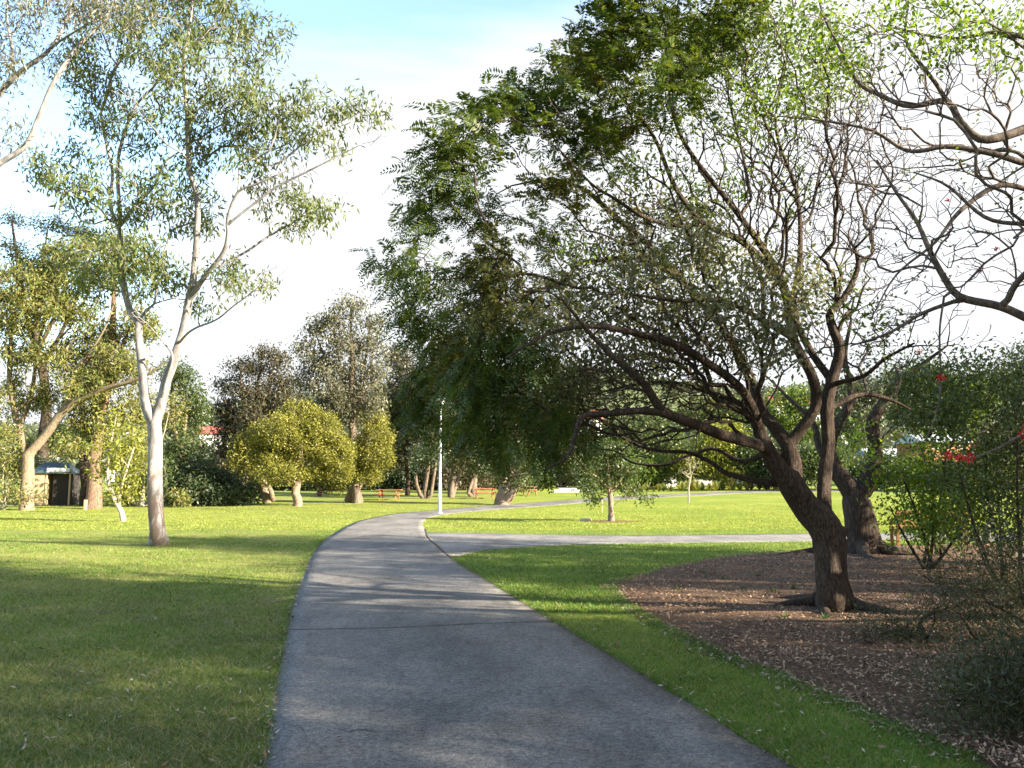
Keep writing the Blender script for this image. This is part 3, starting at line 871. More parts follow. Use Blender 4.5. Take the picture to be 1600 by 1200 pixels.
make_tree('gum_tree', 'tall gum with forked white and brown patched trunk alone on the left lawn', 'tree', gum_limbs,
          [dict(blobs=jb([(a, b_, rx * 1.2, ry * 1.25) for a, b_, rx, ry in gum_bl], Yg, 1.7, 8.6, 3), kind='spray', mat='gum', n=34, spread=(.18, .18, .17), L=.20, W=.05, droop=.9)], 'gum_bark', 21, base=(gb[0], gb[1], 0), step=.28, tip=.009, wob=.09, bf=.22, roots=0, endtw=.5)

# ---- main spreading tree on the mulch bed
Ym = 10.8
mb = G(1305, 953)
def ml(*pts): return px_limb([(a, b_, Ym + dY, r_) for a, b_, dY, r_ in pts])
main_limbs = [
    [(mb[0], mb[1], -0.03, .26)] + ml((1303, 930, 0, .21), (1299, 905, 0, .185), (1299, 870, 0, .185), (1297, 838, 0, .20), (1284, 815, 0, .195), (1268, 800, 0, .17), (1255, 785, 0, .155), (1240, 765, -.05, .15), (1230, 748, -.1, .14)),
    ml((1300, 840, -.02, .15), (1316, 832, -.05, .10), (1322, 828, -.06, .075), (1324, 826, -.06, .03)),
    ml((1230, 750, -.1, .12), (1214, 730, -.15, .105), (1202, 710, -.2, .095), (1190, 685, -.2, .085), (1182, 660, -.2, .07), (1172, 630, -.3, .06), (1150, 600, -.5, .055), (1110, 570, -.8, .05), (1060, 540, -1.2, .043), (1000, 522, -1.5, .036), (930, 510, -1.8, .028), (860, 520, -2.0, .02), (790, 560, -2.2, .012)),
    ml((1238, 760, 0, .12), (1238, 725, .1, .115), (1230, 695, .15, .10), (1210, 668, .3, .085), (1190, 640, .5, .075), (1168, 580, .8, .065), (1120, 500, 1.0, .055), (1060, 432, 1.1, .05), (1013, 383, 1.2, .046), (980, 355, 1.2, .042), (943, 322, 1.3, .038), (910, 294, 1.3, .03), (859, 280, 1.4, .02), (800, 290, 1.5, .012)),
    ml((1232, 695, .15, .085), (1258, 662, .1, .075), (1275, 632, 0, .065), (1270, 590, -.1, .06), (1240, 530, -.2, .057), (1230, 467, -.3, .054), (1216, 429, -.4, .05), (1190, 385, -.5, .044), (1150, 330, -.7, .036), (1118, 290, -.8, .03), (1080, 240, -.9, .026), (1055, 190, -1.0, .02), (1043, 120, -1.0, .015), (1040, 40, -1.0, .01)),
    ml((1290, 818, .05, .12), (1287, 788, .1, .095), (1288, 740, .15, .088), (1294, 692, .15, .082), (1292, 636, .1, .078), (1300, 596, .1, .07), (1312, 548, .1, .062), (1300, 510, .1, .055), (1297, 488, .1, .048), (1318, 466, .1, .04), (1340, 420, .1, .032), (1336, 390, .1, .022), (1323, 369, .1, .012)),
    ml((1300, 596, .1, .05), (1262, 540, .4, .05), (1240, 480, .6, .045), (1250, 400, .8, .036), (1245, 300, .9, .026), (1212, 200, 1.0, .02), (1228, 100, 1.1, .014), (1240, 10, 1.2, .01)),
    ml((1216, 429, -.4, .04), (1160, 378, -.2, .04), (1101, 350, 0, .038), (1064, 308, .2, .034), (1045, 271, .3, .03), (1027, 224, .4, .026), (1003, 187, .5, .022), (960, 140, .6, .015), (930, 90, .7, .01)),
    ml((1101, 350, 0, .03), (1050, 352, -.2, .028), (1000, 336, -.4, .023), (960, 310, -.5, .02), (925, 288, -.6, .015), (880, 240, -.8, .01)),
    ml((1060, 432, 1.1, .03), (1000, 402, .7, .03), (947, 406, .4, .028), (905, 413, .2, .026), (877, 443, .1, .025), (840, 453, 0, .02), (800, 470, -.2, .015), (740, 480, -.4, .01)),
    ml((1200, 704, -.2, .08), (1185, 695, -.5, .07), (1135, 682, -.9, .062), (1085, 662, -1.2, .056), (1040, 645, -1.5, .05), (1020, 622, -1.6, .045), (1010, 605, -1.7, .04), (972, 570, -1.9, .034), (930, 530, -2.0, .025), (880, 470, -2.2, .014)),
    ml((1040, 645, -1.5, .042), (997, 642, -1.7, .037), (942, 647, -1.9, .032), (910, 650, -2.0, .028), (897, 685, -2.1, .022), (888, 712, -2.2, .016), (850, 735, -2.3, .01)),
    ml((1212, 755, .1, .05), (1185, 752, .2, .042), (1160, 747, .3, .038), (1130, 737, .4, .034), (1110, 722, .5, .03), (1075, 707, .6, .026), (1035, 705, .7, .024), (1000, 697, .8, .023), (970, 682, .9, .02), (942, 660, 1.0, .015), (900, 640, 1.0, .009)),
    ml((1206, 712, .1, .045), (1192, 711, .3, .034), (1160, 721, .6, .028), (1130, 707, .8, .025), (1110, 701, .9, .023), (1075, 712, 1.0, .021), (1035, 727, 1.1, .02), (985, 722, 1.3, .016), (967, 707, 1.4, .011), (930, 700, 1.5, .008)),
    ml((1188, 640, .5, .05), (1150, 640, .9, .04), (1100, 600, 1.4, .035), (1040, 560, 1.8, .03), (960, 560, 2.0, .024), (880, 600, 2.2, .018), (800, 640, 2.3, .012)),
    ml((1294, 640, .1, .04), (1337, 618, .4, .032), (1369, 618, .6, .028), (1400, 628, .8, .022), (1423, 640, .9, .014)),
    ml((1300, 600, .1, .035), (1350, 587, -.3, .026), (1382, 561, -.5, .021), (1429, 536, -.8, .012)),
    ml((1176, 640, -.3, .045), (1130, 620, 0, .036), (1060, 600, .3, .03), (1000, 600, .5, .024), (930, 615, .7, .016)),
    ml((1240, 530, -.2, .04), (1190, 500, -.6, .034), (1130, 470, -1.0, .028), (1060, 470, -1.3, .022), (990, 460, -1.5, .014)),
    ml((1174, 310, -.6, .02), (1160, 240, -.4, .018), (1140, 160, -.2, .014), (1125, 60, 0, .01), (1120, -40, 0, .007)),
]
feather_bl = [(860, 360, 50, 30), (930, 250, 60, 35), (880, 440, 40, 25), (990, 390, 50, 25), (1060, 330, 40, 25), (680, 290, 50, 45), (650, 350, 40, 35), (720, 230, 55, 50), (780, 190, 60, 45), (850, 165, 60, 45), (900, 120, 55, 45), (950, 70, 60, 50), (1010, 60, 60, 55), (1080, 80, 60, 60), (1120, 30, 70, 50), (960, 160, 60, 40), (1050, 140, 50, 40),
              (620, 425, 28, 28), (670, 420, 45, 35), (740, 320, 60, 35), (660, 500, 45, 40), (720, 510, 60, 50), (700, 575, 60, 50), (680, 635, 42, 36), (760, 590, 60, 50), (820, 550, 60, 40), (780, 655, 62, 40), (850, 665, 55, 32), (740, 665, 46, 28), (900, 670, 40, 24), (860, 610, 55, 35), (800, 700, 36, 14), (900, 200, 60, 35), (1000, -30, 90, 40), (860, 705, 30, 12)]
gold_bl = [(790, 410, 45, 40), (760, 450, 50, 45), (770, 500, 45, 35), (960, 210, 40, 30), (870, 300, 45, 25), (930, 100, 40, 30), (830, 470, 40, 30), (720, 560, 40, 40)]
dusty_bl = [(1000, 330, 60, 40), (1090, 380, 60, 40), (940, 400, 60, 35), (1160, 470, 50, 40), (860, 520, 50, 40), (1020, 500, 60, 40), (1250, 460, 40, 40), (920, 480, 60, 40), (1000, 440, 60, 35), (1080, 480, 60, 40), (960, 560, 60, 40), (1040, 560, 60, 40), (900, 600, 55, 35), (1140, 540, 50, 40), (870, 650, 55, 30), (980, 630, 55, 25), (1120, 400, 50, 30), (1200, 420, 40, 30), (1080, 620, 50, 20), (800, 640, 40, 30), (1220, 530, 40, 40)]
lime_bl = [(1180, 150, 60, 45), (1130, 100, 40, 40), (1250, 110, 60, 50), (1230, 170, 50, 30), (1300, 60, 40, 40), (1150, 210, 40, 20), (1160, 280, 40, 25), (900, 400, 40, 20)]
twig_bl = [(1350, 230, 90, 90), (1260, 200, 90, 90), (1300, 380, 90, 90), (1120, 130, 90, 80), (1180, 300, 90, 80), (1240, 260, 90, 90), (1330, 300, 80, 90), (1160, 330, 80, 70), (1350, 430, 70, 70), (1250, 400, 60, 60), (1040, 300, 90, 70), (950, 380, 90, 60), (1180, 200, 90, 80), (1100, 220, 70, 70), (1030, 440, 90, 60), (1120, 620, 90, 50), (980, 660, 90, 40), (1380, 540, 60, 50), (1330, 180, 70, 80), (1230, 60, 80, 60), (1060, 520, 90, 50), (900, 560, 90, 60), (1010, 700, 80, 20), (1090, 560, 100, 60), (1000, 580, 110, 60), (1150, 480, 90, 60), (1100, 640, 100, 40), (900, 640, 90, 40), (1180, 560, 60, 60), (1280, 500, 60, 60)]
make_tree('spreading_tree', 'wide feathery tree with gnarled dark leaning trunk on the mulch bed', 'tree', main_limbs,
          [dict(blobs=jb(feather_bl, Ym, 1.6, 7, 4), kind='frond', mat='feather', n=10, L=.32, pairs=9, Ll=.08, W=.027, droop=.45, spread=.13),
           dict(blobs=jb(gold_bl, Ym - .5, 1.3, 11.0, 5), kind='frond', mat='feather_sun_tint', n=11, L=.26, pairs=8, Ll=.07, W=.028, droop=.4, spread=.12, name='sun_tinted_foliage', label='golden green foliage, sun on the crown put into its colour'),
           dict(blobs=jb(dusty_bl, Ym - .6, 1.2, 15, 6), kind='spray', mat='dusty', n=26, spread=.15, L=.085, W=.034, droop=.2, name='dry_foliage', label='dusty grey green foliage in the middle of the crown'),
           dict(blobs=jb(lime_bl, Ym - .2, 1.2, 5.5, 7), kind='spray', mat='lime', n=18, spread=.12, L=.07, W=.034, droop=.1, name='backlit_foliage', label='lime green leaf tufts high in the crown, backlight put into their colour'),  # bright lime paints in the backlight on these high leaves
           dict(blobs=jb([(1160, 120, 70, 60), (1230, 140, 60, 50), (1280, 60, 70, 60), (1190, 30, 70, 40), (1340, 120, 60, 60), (1080, 180, 70, 60), (1150, 60, 80, 60), (1240, 60, 80, 60), (1200, 200, 80, 40), (1300, 150, 60, 60), (1100, 300, 80, 50), (1010, 260, 50, 50), (1060, 430, 80, 40), (1250, 300, 60, 60), (1350, 500, 50, 50), (1300, 430, 50, 50)], Ym, 1.5, 6.5, 17), kind='spray', mat='bright', n=20, spread=.12, L=.07, W=.03, droop=.2, name='thin_foliage', label='thin scattering of green leaves across the bare twigs'),
           dict(blobs=jb(twig_bl, Ym, 1.8, 22, 8), kind='none')], 'fissured_bark', 33, base=(mb[0], mb[1], 0), step=.15, tip=.0045, expo=2.7, wob=.13, bf=.42, gnarl=.13, roots=5, rmin=.014, endtw=.5)

# ---- second dark trunk behind it
Y2 = G(1352, 868)[1]
b2 = G(1352, 868)
def l2(*pts): return px_limb([(a, b_, Y2 + dY, r_) for a, b_, dY, r_ in pts])
make_tree('old_tree', 'thick dark split trunk standing behind the leaning tree near the bench', 'tree', [
    [(b2[0], b2[1], -.03, .42)] + l2((1350, 850, 0, .36), (1345, 820, 0, .33), (1340, 790, 0, .31), (1337, 770, 0, .28)),
    l2((1340, 780, 0, .24), (1322, 755, 0, .2), (1304, 730, .1, .18), (1296, 700, .2, .15), (1310, 660, .3, .12), (1330, 620, .4, .09), (1320, 560, .5, .06), (1330, 500, .6, .03)),
    l2((1345, 775, 0, .22), (1362, 740, -.1, .19), (1368, 700, -.1, .17), (1362, 665, -.1, .15), (1372, 640, -.1, .12), (1400, 600, -.2, .08), (1440, 570, -.3, .05), (1480, 540, -.4, .02)),
    l2((1304, 730, .1, .1), (1280, 700, .4, .08), (1270, 660, .6, .06), (1230, 620, .9, .04), (1200, 590, 1.1, .02))],
    [dict(blobs=jb([(1330, 560, 60, 50), (1400, 570, 60, 40), (1460, 560, 50, 40), (1290, 640, 40, 40), (1420, 640, 50, 30)], Y2, 1.5, 2.2, 41), kind='spray', mat='mid', n=34, spread=.25, L=.11, W=.05, droop=.3),
     dict(blobs=jb([(1330, 540, 90, 60), (1430, 600, 70, 60), (1400, 660, 60, 40), (1380, 480, 60, 40)], Y2, 1.6, 8, 42), kind='none')],
    'dark_bark', 44, base=(b2[0], b2[1], 0), step=.25, tip=.006, wob=.10, bf=.35, gnarl=.10, roots=5, endtw=.9)

# ---- coral tree leaning in from the right
Yc = 8.6
def cl(*pts): return px_limb([(a, b_, Yc + dY, r_ * .78) for a, b_, dY, r_ in pts])
cb = (8.6, 9.4, 0)
coral_limbs = [
    [(8.6, 9.4, -.03, .32), (8.55, 9.3, .6, .25), (8.4, 9.2, 1.5, .22), (8.3, 9.1, 2.3, .20), (8.0, 9.0, 3.1, .17)],
    [(8.0, 9.0, 3.1, .13), (7.2, 8.9, 3.6, .10), (6.2, 8.7, 4.1, .08)] + cl((1640, 200, 0, .07), (1600, 203, 0, .062), (1565, 214, 0, .058), (1530, 217, 0, .052), (1500, 190, 0, .045), (1478, 158, 0, .04), (1420, 166, .1, .034), (1370, 146, .2, .03), (1340, 128, .2, .025), (1312, 75, .3, .02), (1285, 20, .3, .014), (1270, -50, .3, .01)),
    cl((1478, 158, 0, .034), (1462, 130, -.1, .03), (1432, 92, -.2, .026), (1415, 60, -.2, .02), (1420, 0, -.2, .014), (1430, -60, -.3, .01)),
    [(8.3, 9.1, 2.3, .13), (7.2, 9.2, 3.0, .09), (6.2, 9.0, 3.5, .07)] + cl((1650, 265, .3, .05), (1600, 255, .3, .045), (1550, 240, .3, .04), (1480, 229, .4, .034), (1420, 236, .5, .028), (1360, 203, .6, .022), (1280, 188, .8, .015), (1200, 180, .9, .009)),
    [(8.4, 9.2, 1.9, .14), (7.2, 8.7, 2.3, .10), (6.0, 8.5, 2.8, .08)] + cl((1650, 520, 0, .062), (1600, 495, 0, .055), (1560, 478, 0, .052), (1500, 464, 0, .048), (1474, 432, 0, .04), (1452, 390, 0, .034), (1432, 345, .1, .026), (1400, 300, .2, .02), (1370, 250, .3, .013)),
    cl((1570, 480, 0, .045), (1590, 440, -.2, .04), (1640, 400, -.5, .04), (1700, 380, -.6, .04)),
    cl((1620, 300, .2, .04), (1560, 290, 0, .036), (1500, 330, -.2, .03), (1460, 380, -.3, .02), (1400, 430, -.3, .013), (1360, 500, -.3, .008)),
    cl((1505, 466, 0, .03), (1440, 490, .2, .024), (1390, 520, .3, .018), (1330, 540, .5, .011)),
    cl((1475, 464, -.1, .016), (1468, 520, -.2, .013), (1470, 590, -.2, .012), (1464, 640, -.2, .010), (1446, 690, -.2, .006)),
    cl((1650, 350, -.3, .036), (1600, 350, -.3, .03), (1540, 340, -.3, .025), (1480, 290, -.2, .018), (1430, 270, -.1, .01)),
    cl((1700, 40, -.5, .06), (1620, 60, -.4, .04), (1560, 50, -.3, .028), (1480, 60, -.2, .018), (1380, 40, -.1, .01)),
]
coral_tw = [(1330, 150, 80, 80), (1420, 120, 80, 80), (1500, 120, 70, 80), (1450, 300, 90, 80), (1540, 320, 70, 90), (1380, 360, 70, 80), (1450, 420, 80, 60), (1540, 420, 60, 50), (1380, 250, 80, 70), (1300, 230, 70, 70), (1560, 130, 60, 60), (1400, 490, 70, 40), (1500, 230, 80, 60), (1400, 40, 100, 50), (1540, 40, 80, 50), (1300, 330, 60, 80), (1330, 60, 80, 60)]
coral_lf = [(1340, 20, 60, 30), (1440, 40, 60, 35), (1530, 40, 60, 25), (1580, 30, 50, 25), (1500, 70, 50, 25), (1560, 100, 40, 30), (1290, 100, 40, 40), (1460, 100, 40, 20), (1260, 30, 50, 30), (1350, 90, 40, 20), (1640, 60, 60, 60), (1500, -30, 120, 30)]
croot, cT, cO = make_tree('coral_tree', 'bare limbed coral tree reaching in from the right edge with red flowers', 'tree', coral_limbs,
          [dict(blobs=jb(coral_lf, Yc, .8, 5.5, 51), kind='spray', mat='lime', n=24, spread=.09, L=.065, W=.036, droop=.3),
           dict(blobs=jb(coral_tw, Yc, 1.3, 19, 52), kind='none'),
           dict(blobs=jb([(1500, 260, 90, 90), (1420, 400, 90, 70), (1560, 300, 60, 80)], Yc, 1, 2.0, 53), kind='spray', mat='bright', n=7, spread=.06, L=.05, W=.025, droop=.3, name='sparse_leaves', label='few scattered leaves on the bare twigs')],
          'coral_bark', 55, base=cb, step=.14, tip=.0034, expo=2.7, wob=.14, bf=.36, gnarl=.1, rmin=.012, endtw=.45)
def flower(px, py, Yd, r_, seed, parent, origin):
    rg = np.random.RandomState(seed)
    c = P(px, py, Yd)
    n = 26
    d = unit(rg.normal(0, 1, (n, 3)) + [0, 0, -.1])
    sd = unit(np.cross(d, rg.normal(0, 1, (n, 3))))
    nrm = np.cross(d, sd)
    ln = r_ * (.75 + .5 * rg.rand(n)); w = r_ * .30
    a = c + d * (ln * .1)[:, None]
    mid = c + d * (ln * .6)[:, None] + nrm * (ln * .18)[:, None]
    tipp = c + d * ln[:, None] + np.array([0, 0, -.25]) * ln[:, None]
    V = np.stack([a, mid + sd * w / 2, tipp, mid - sd * w / 2, mid + nrm * (r_ * .1)], 1).reshape(-1, 3) - origin
    k = np.arange(n)[:, None] * 5
    tr = np.concatenate([k + np.array([[0, 1, 4]]), k + np.array([[1, 2, 4]]), k + np.array([[2, 3, 4]]), k + np.array([[3, 0, 4]])])
    return mesh_np('flower', V, None, tr, M['red_flower'], parent)
for i, (a, b_, dY, r_) in enumerate([(1470, 590, -.2, .055), (1480, 312, -.1, .03), (1530, 422, 0, .035), (1556, 388, 0, .03), (1598, 678, -.2, .06), (1436, 548, .2, .03), (1482, 711, -.4, .05), (1500, 712, -.4, .055), (1516, 714, -.35, .055), (1605, 665, -.2, .05)]):
    flower(a, b_, Yc + dY, r_, 60 + i, croot, cO)
# twigs that carry the low flowers
TT = Tree(77, .1, .003, .1, .1)
TT.limb([(8.45, 9.2, 1.2, .10), (7.2, 8.6, 1.5, .06), (6.0, 8.4, 1.7, .04)] + cl((1640, 690, 0, .03), (1600, 680, -.2, .02), (1560, 700, -.3, .014), (1516, 716, -.35, .01), (1480, 714, -.4, .005)))
TT.build_wood(cO, croot, M['coral_bark'], 'low_branch', .009)

# ---- gum leaning in at the top left
Yl = 15.0
def ll(*pts): return px_limb([(a, b_, Yl + dY, r_) for a, b_, dY, r_ in pts])
make_tree('leaning_gum', 'pink grey gum branches reaching in at the upper left corner', 'tree', [
    [(-13.5, 15.5, -.05, .34), (-13.3, 15.4, 2, .28), (-12.6, 15.2, 4, .25), (-12.2, 15.1, 5.6, .2)],
    [(-12.3, 15.1, 5.4, .12), (-10.8, 15.0, 6.3, .09)] + ll((-40, 285, 0, .06), (0, 255, 0, .05), (40, 228, 0, .046), (62, 180, 0, .042), (85, 125, 0, .036), (120, 75, .1, .03), (160, 35, .2, .024), (185, -10, .3, .02), (210, -60, .3, .012)),
    [(-12.2, 15.1, 5.6, .14), (-11, 15, 7, .10)] + ll((-30, 190, .2, .06), (0, 145, .2, .05), (35, 110, .2, .044), (80, 75, .2, .036), (108, 20, .3, .028), (118, -40, .4, .02)),
    ll((20, 115, .2, .035), (18, 70, .4, .03), (10, 20, .5, .024), (20, -40, .5, .016)),
    ll((80, 75, .2, .026), (100, 60, 0, .02), (150, 30, -.2, .014), (175, 15, -.3, .01)),
    ll((40, 228, 0, .02), (80, 140, .3, .018), (110, 90, .4, .013), (115, 40, .5, .009))],
    [dict(blobs=jb([(60, 10, 70, 25), (140, 15, 50, 25), (20, 40, 40, 30), (30, 200, 28, 14), (10, 225, 25, 14), (60, -30, 100, 30), (180, 30, 40, 20), (100, 100, 20, 15), (-60, 100, 80, 80), (170, -10, 50, 20), (15, 100, 25, 25), (230, 5, 35, 18)], Yl, 1, 8.0, 61), kind='spray', mat='gum_grey', n=50, spread=(.2, .2, .18), L=.13, W=.026, droop=.85)],
    'gum_bark', 66, base=(-13.5, 15.5, 0), step=.22, tip=.006, wob=.06, bf=.2, rmin=.012)

# ------------------------------------------------------------------ background trees
def auto_limbs(bx, by, crowns, r0, lean=0.0, nl=4, seed=0, Y0=None, ntr=1):
    """a trunk from the base to the crown with a few limbs towards crown blobs"""
    rg = np.random.RandomState(seed + 900)
    g_ = G(bx, by) if Y0 is None else np.array([(bx - 800) / F * Y0 / 1.0, Y0, float(H((bx - 800) / F * Y0, Y0))])
    Yb = g_[1]
    cs = sorted(crowns, key=lambda c: c[1])
    top = cs[0]
    midy = np.average([c[1] for c in cs])
    limbs = []
    k0 = P(bx + (np.average([c[0] for c in cs]) - bx) * .25, by + (midy - by) * .45, Yb)
    trunk = [(g_[0], g_[1], g_[2] - .1, r0 * 1.12), (g_[0] + rg.normal(0, .05), g_[1], g_[2] + (k0[2] - g_[2]) * .2, r0), (g_[0] * .5 + k0[0] * .5 + rg.normal(0, .05), Yb, g_[2] * .5 + k0[2] * .5, r0 * .9), tuple(k0) + (r0 * .8,)]
    pt = P(top[0], top[1], Yb)
    pm = (k0 + pt) / 2 + rg.normal(0, .3, 3)
    trunk += [tuple(pm) + (r0 * .5,), tuple(pt) + (r0 * .15,)]
    limbs.append(trunk)
    for c in cs[1:nl + 1]:
        e = P(c[0], c[1], Yb + rg.uniform(-1, 1)); f0 = rg.uniform(.25, .9)
        s0 = k0 + (pm - k0) * f0 * .7 - np.array([0, 0, .3])
        mdp = (s0 + e) / 2 + [0, 0, -.2] + rg.normal(0, .2, 3)
        limbs.append([tuple(s0) + (r0 * .45,), tuple(mdp) + (r0 * .3,), tuple(e) + (r0 * .1,)])
    for k in range(ntr - 1):
        e = P(cs[-1 - k % len(cs)][0], cs[-1 - k % len(cs)][1], Yb + rg.uniform(-1, 1))
        s0 = np.array([g_[0] + rg.uniform(-.5, .5), g_[1] + rg.uniform(-.3, .3), g_[2] - .1])
        mdp = s0 * .55 + e * .45 + rg.normal(0, .25, 3)
        limbs.append([tuple(s0) + (r0 * .8,), tuple(s0 * .8 + mdp * .2 + rg.normal(0, .05, 3)) + (r0 * .7,), tuple(mdp) + (r0 * .5,), tuple(e) + (r0 * .15,)])
    return limbs, g_

def bgtree(name, label, cat, bx, by, crowns, r0, bark, mat, seed, group=None, dens=1.0, kind='spray', Lf=None, Wf=None, nleaf=38, shell=.0, nl=4, Y0=None, ntr=1, droop=.4, flat=0, twk=0, dsp=1.6, spr=None, limbs=None):
    lb, g_ = auto_limbs(bx, by, crowns, r0, 0, nl, seed, Y0, ntr)
    if limbs: lb = limbs(g_[1]); 
    Yb = g_[1]
    k = Yb / F
    blobs = []
    rg = np.random.RandomState(seed + 5)
    for a, b_, rx, ry in crowns:
        n = max(4, int(dens * rx * ry * k * k * 13 + 3))
        blobs.append((a, b_, Yb + rg.uniform(-dsp, dsp) * .6, rx * .88, ry * .85, max(rx, ry) * k * .8, n))
    sc = math.sqrt(max(k, .01) / .04)
    lay = [dict(blobs=blobs, kind=kind, mat=mat, n=nleaf, spread=(spr or 7 * k), L=(Lf or 5.2 * k), W=(Wf or 2.3 * k), droop=droop, flat=flat, shell=shell)]
    if twk: lay.append(dict(blobs=[(a, b_, Y_, c1 * .9, c2 * .9, d_, int(n_ * twk)) for a, b_, Y_, c1, c2, d_, n_ in blobs], kind='none'))
    return make_tree(name, label, cat, lb, lay, bark, seed, group, base=tuple(g_), step=max(.3, 12 * k), tip=max(.008, .25 * k), wob=.1, bf=.25, rmin=.05, roots=0)

GL = 'tall trees along the left edge of the lawn'
def left_gum(Yb):
    q = lambda *p: px_limb([(a, b_, Yb + dY, r_) for a, b_, dY, r_ in p])
    g_ = G(42, 797)
    return [[(g_[0], g_[1], -.1, .46)] + q((42, 780, 0, .36), (43, 740, 0, .34), (44, 712, 0, .34)),
            q((44, 712, 0, .28), (73, 677, 0, .26), (95, 647, -.3, .2), (125, 625, -.6, .17), (165, 607, -1, .14), (205, 596, -1.4, .11), (238, 581, -1.8, .07), (258, 565, -2, .03)),
            q((95, 647, -.3, .16), (110, 618, 0, .15), (117, 592, .2, .14), (128, 567, .4, .12), (158, 548, .6, .09), (205, 512, .8, .05), (225, 480, .8, .03)),
            q((44, 715, 0, .24), (35, 691, .3, .2), (22, 640, .5, .17), (15, 578, .7, .13), (20, 500, .7, .09), (30, 440, .7, .04)),
            q((30, 670, .3, .15), (50, 610, 1.0, .12), (60, 540, 1.4, .09), (80, 470, 1.6, .05)),
            q((128, 567, .4, .07), (160, 520, 0, .06), (180, 470, -.3, .03)),
            q((60, 560, 1.2, .07), (110, 510, 1.4, .06), (140, 450, 1.4, .03))]
bgtree('gum_tree', 'warm lit gum at far left with one long limb sweeping right', 'tree', 42, 797,
       [(30, 440, 50, 35), (100, 430, 50, 35), (60, 490, 60, 35), (20, 540, 35, 45), (120, 480, 45, 30), (80, 560, 50, 35), (150, 520, 40, 30), (170, 430, 40, 30), (15, 620, 25, 40), (60, 620, 35, 30), (180, 560, 45, 25), (110, 390, 45, 20), (230, 510, 30, 30), (70, 450, 60, 40), (10, 480, 30, 40), (130, 600, 40, 30)], .36, 'tan_bark', 'gum_warm', 101, GL, dens=1.2, twk=1.0, limbs=left_gum, droop=.6, nleaf=50, Lf=.28, Wf=.085)
bgtree('gum_tree', 'straight reddish trunked gum beside the teal roofed shed', 'tree', 146, 795,
       [(150, 600, 50, 40), (120, 660, 40, 35), (170, 650, 50, 40), (190, 560, 45, 45), (130, 550, 40, 40), (210, 500, 35, 40), (215, 620, 25, 40), (110, 700, 40, 20), (180, 380, 50, 30)], .42, 'red_bark', 'gum_warm', 102, GL, dens=.8, twk=1.2, droop=.5, nleaf=44, Lf=.28, Wf=.09)
bgtree('dark_gum', 'dark trunked tree close behind the reddish gum', 'tree', 132, 790,
       [(120, 620, 40, 40), (100, 680, 35, 25), (150, 690, 35, 25), (130, 570, 40, 30)], .3, 'dark_bark', 'mid', 103, GL, dens=.7, twk=.6)
bgtree('umbrella_pine', 'flat topped dark layered tree behind the left gums', 'tree', 70, 786,
       [(18, 343, 22, 8), (75, 352, 35, 9), (120, 362, 35, 10), (40, 402, 38, 12), (85, 392, 30, 10), (15, 385, 22, 8), (150, 380, 40, 14), (60, 425, 40, 12), (110, 410, 40, 14)], .4, 'dark_bark', 'dark', 104, GL, dens=2.2, nl=8, flat=.5, Y0=62, droop=.0, nleaf=40)
bgtree('wattle', 'yellow green wattle with a crooked pale stem on the lawn', 'tree', 192, 815,
       [(175, 700, 35, 30), (205, 730, 28, 30), (190, 765, 28, 20), (160, 735, 22, 22), (215, 690, 22, 28), (180, 660, 35, 22)], .11, 'pale_twig', 'wattle', 105, GL, dens=1.6, droop=.3, nleaf=24, nl=5, Lf=.2, Wf=.08,
       limbs=lambda Yb: [[tuple(G(193, 815)) + (.13,)] + px_limb([(190, 800, Yb, .10), (182, 786, Yb, .09), (174, 768, Yb, .08), (168, 745, Yb, .06), (172, 700, Yb, .04), (180, 660, Yb, .02)]), px_limb([(186, 794, Yb, .07), (188, 770, Yb, .06), (196, 740, Yb, .05), (212, 690, Yb, .03)])])
bgtree('gum_tree', 'pale stemmed bushy gum just behind the white forked trunk', 'tree', 222, 792,
       [(225, 640, 30, 40), (215, 700, 30, 40), (230, 740, 25, 30), (265, 640, 25, 40), (200, 740, 22, 25)], .14, 'pale_twig', 'gum_warm', 106, GL, dens=1.1, nl=5, ntr=3, twk=.6)
bgtree('gum_tree', 'olive crowned tree showing just right of the white forked trunk', 'tree', 292, 786,
       [(288, 592, 26, 20), (292, 625, 38, 26), (280, 665, 40, 30), (295, 700, 36, 28), (272, 720, 36, 28), (305, 640, 25, 25), (270, 580, 25, 25)], .3, 'tan_bark', 'mid', 107, GL, dens=1.5, shell=.2, ntr=2, twk=.4)
GS = 'scrub behind the left lawn'
for i, (a, lst, mt) in enumerate([(12, [(10, 690, 35, 40), (12, 740, 35, 30), (25, 775, 35, 18)], 'gum_warm'), (75, [(90, 680, 35, 26), (60, 700, 30, 24), (25, 715, 20, 30)], 'mid'),
                                  (118, [(118, 768, 12, 14), (100, 784, 18, 6), (80, 720, 25, 10)], 'dark'), (205, [(205, 770, 30, 18), (222, 745, 25, 30), (180, 778, 25, 12)], 'wattle'),
                                  (250, [(250, 770, 30, 22), (245, 730, 30, 30)], 'mid')]):
    bgtree('bush', ['tangled tan scrub at the far left edge behind the gum', 'leafy scrub hanging over the shed roof', 'small dark bush at the shed door', 'yellow green scrub beside the crooked wattle', 'scrub behind the base of the white trunk'][i], 'bush', a, 790 + (i == 0) * 3, lst, .06, 'pale_twig', mt, 110 + i, GS, dens=1.6, ntr=4, twk=.7, nl=3, Y0=[50, 66, 60, 55, 54][i])
bgtree('hedge', 'large dark rounded hedge right of the white trunk', 'hedge', 318, 789, [(280, 765, 30, 24), (312, 752, 32, 34), (345, 760, 30, 28), (375, 770, 28, 20), (330, 775, 60, 14), (300, 735, 25, 16)], .1, 'dark_bark', 'dark', 120, None, dens=3.2, shell=.35, nleaf=40, ntr=5, nl=5)
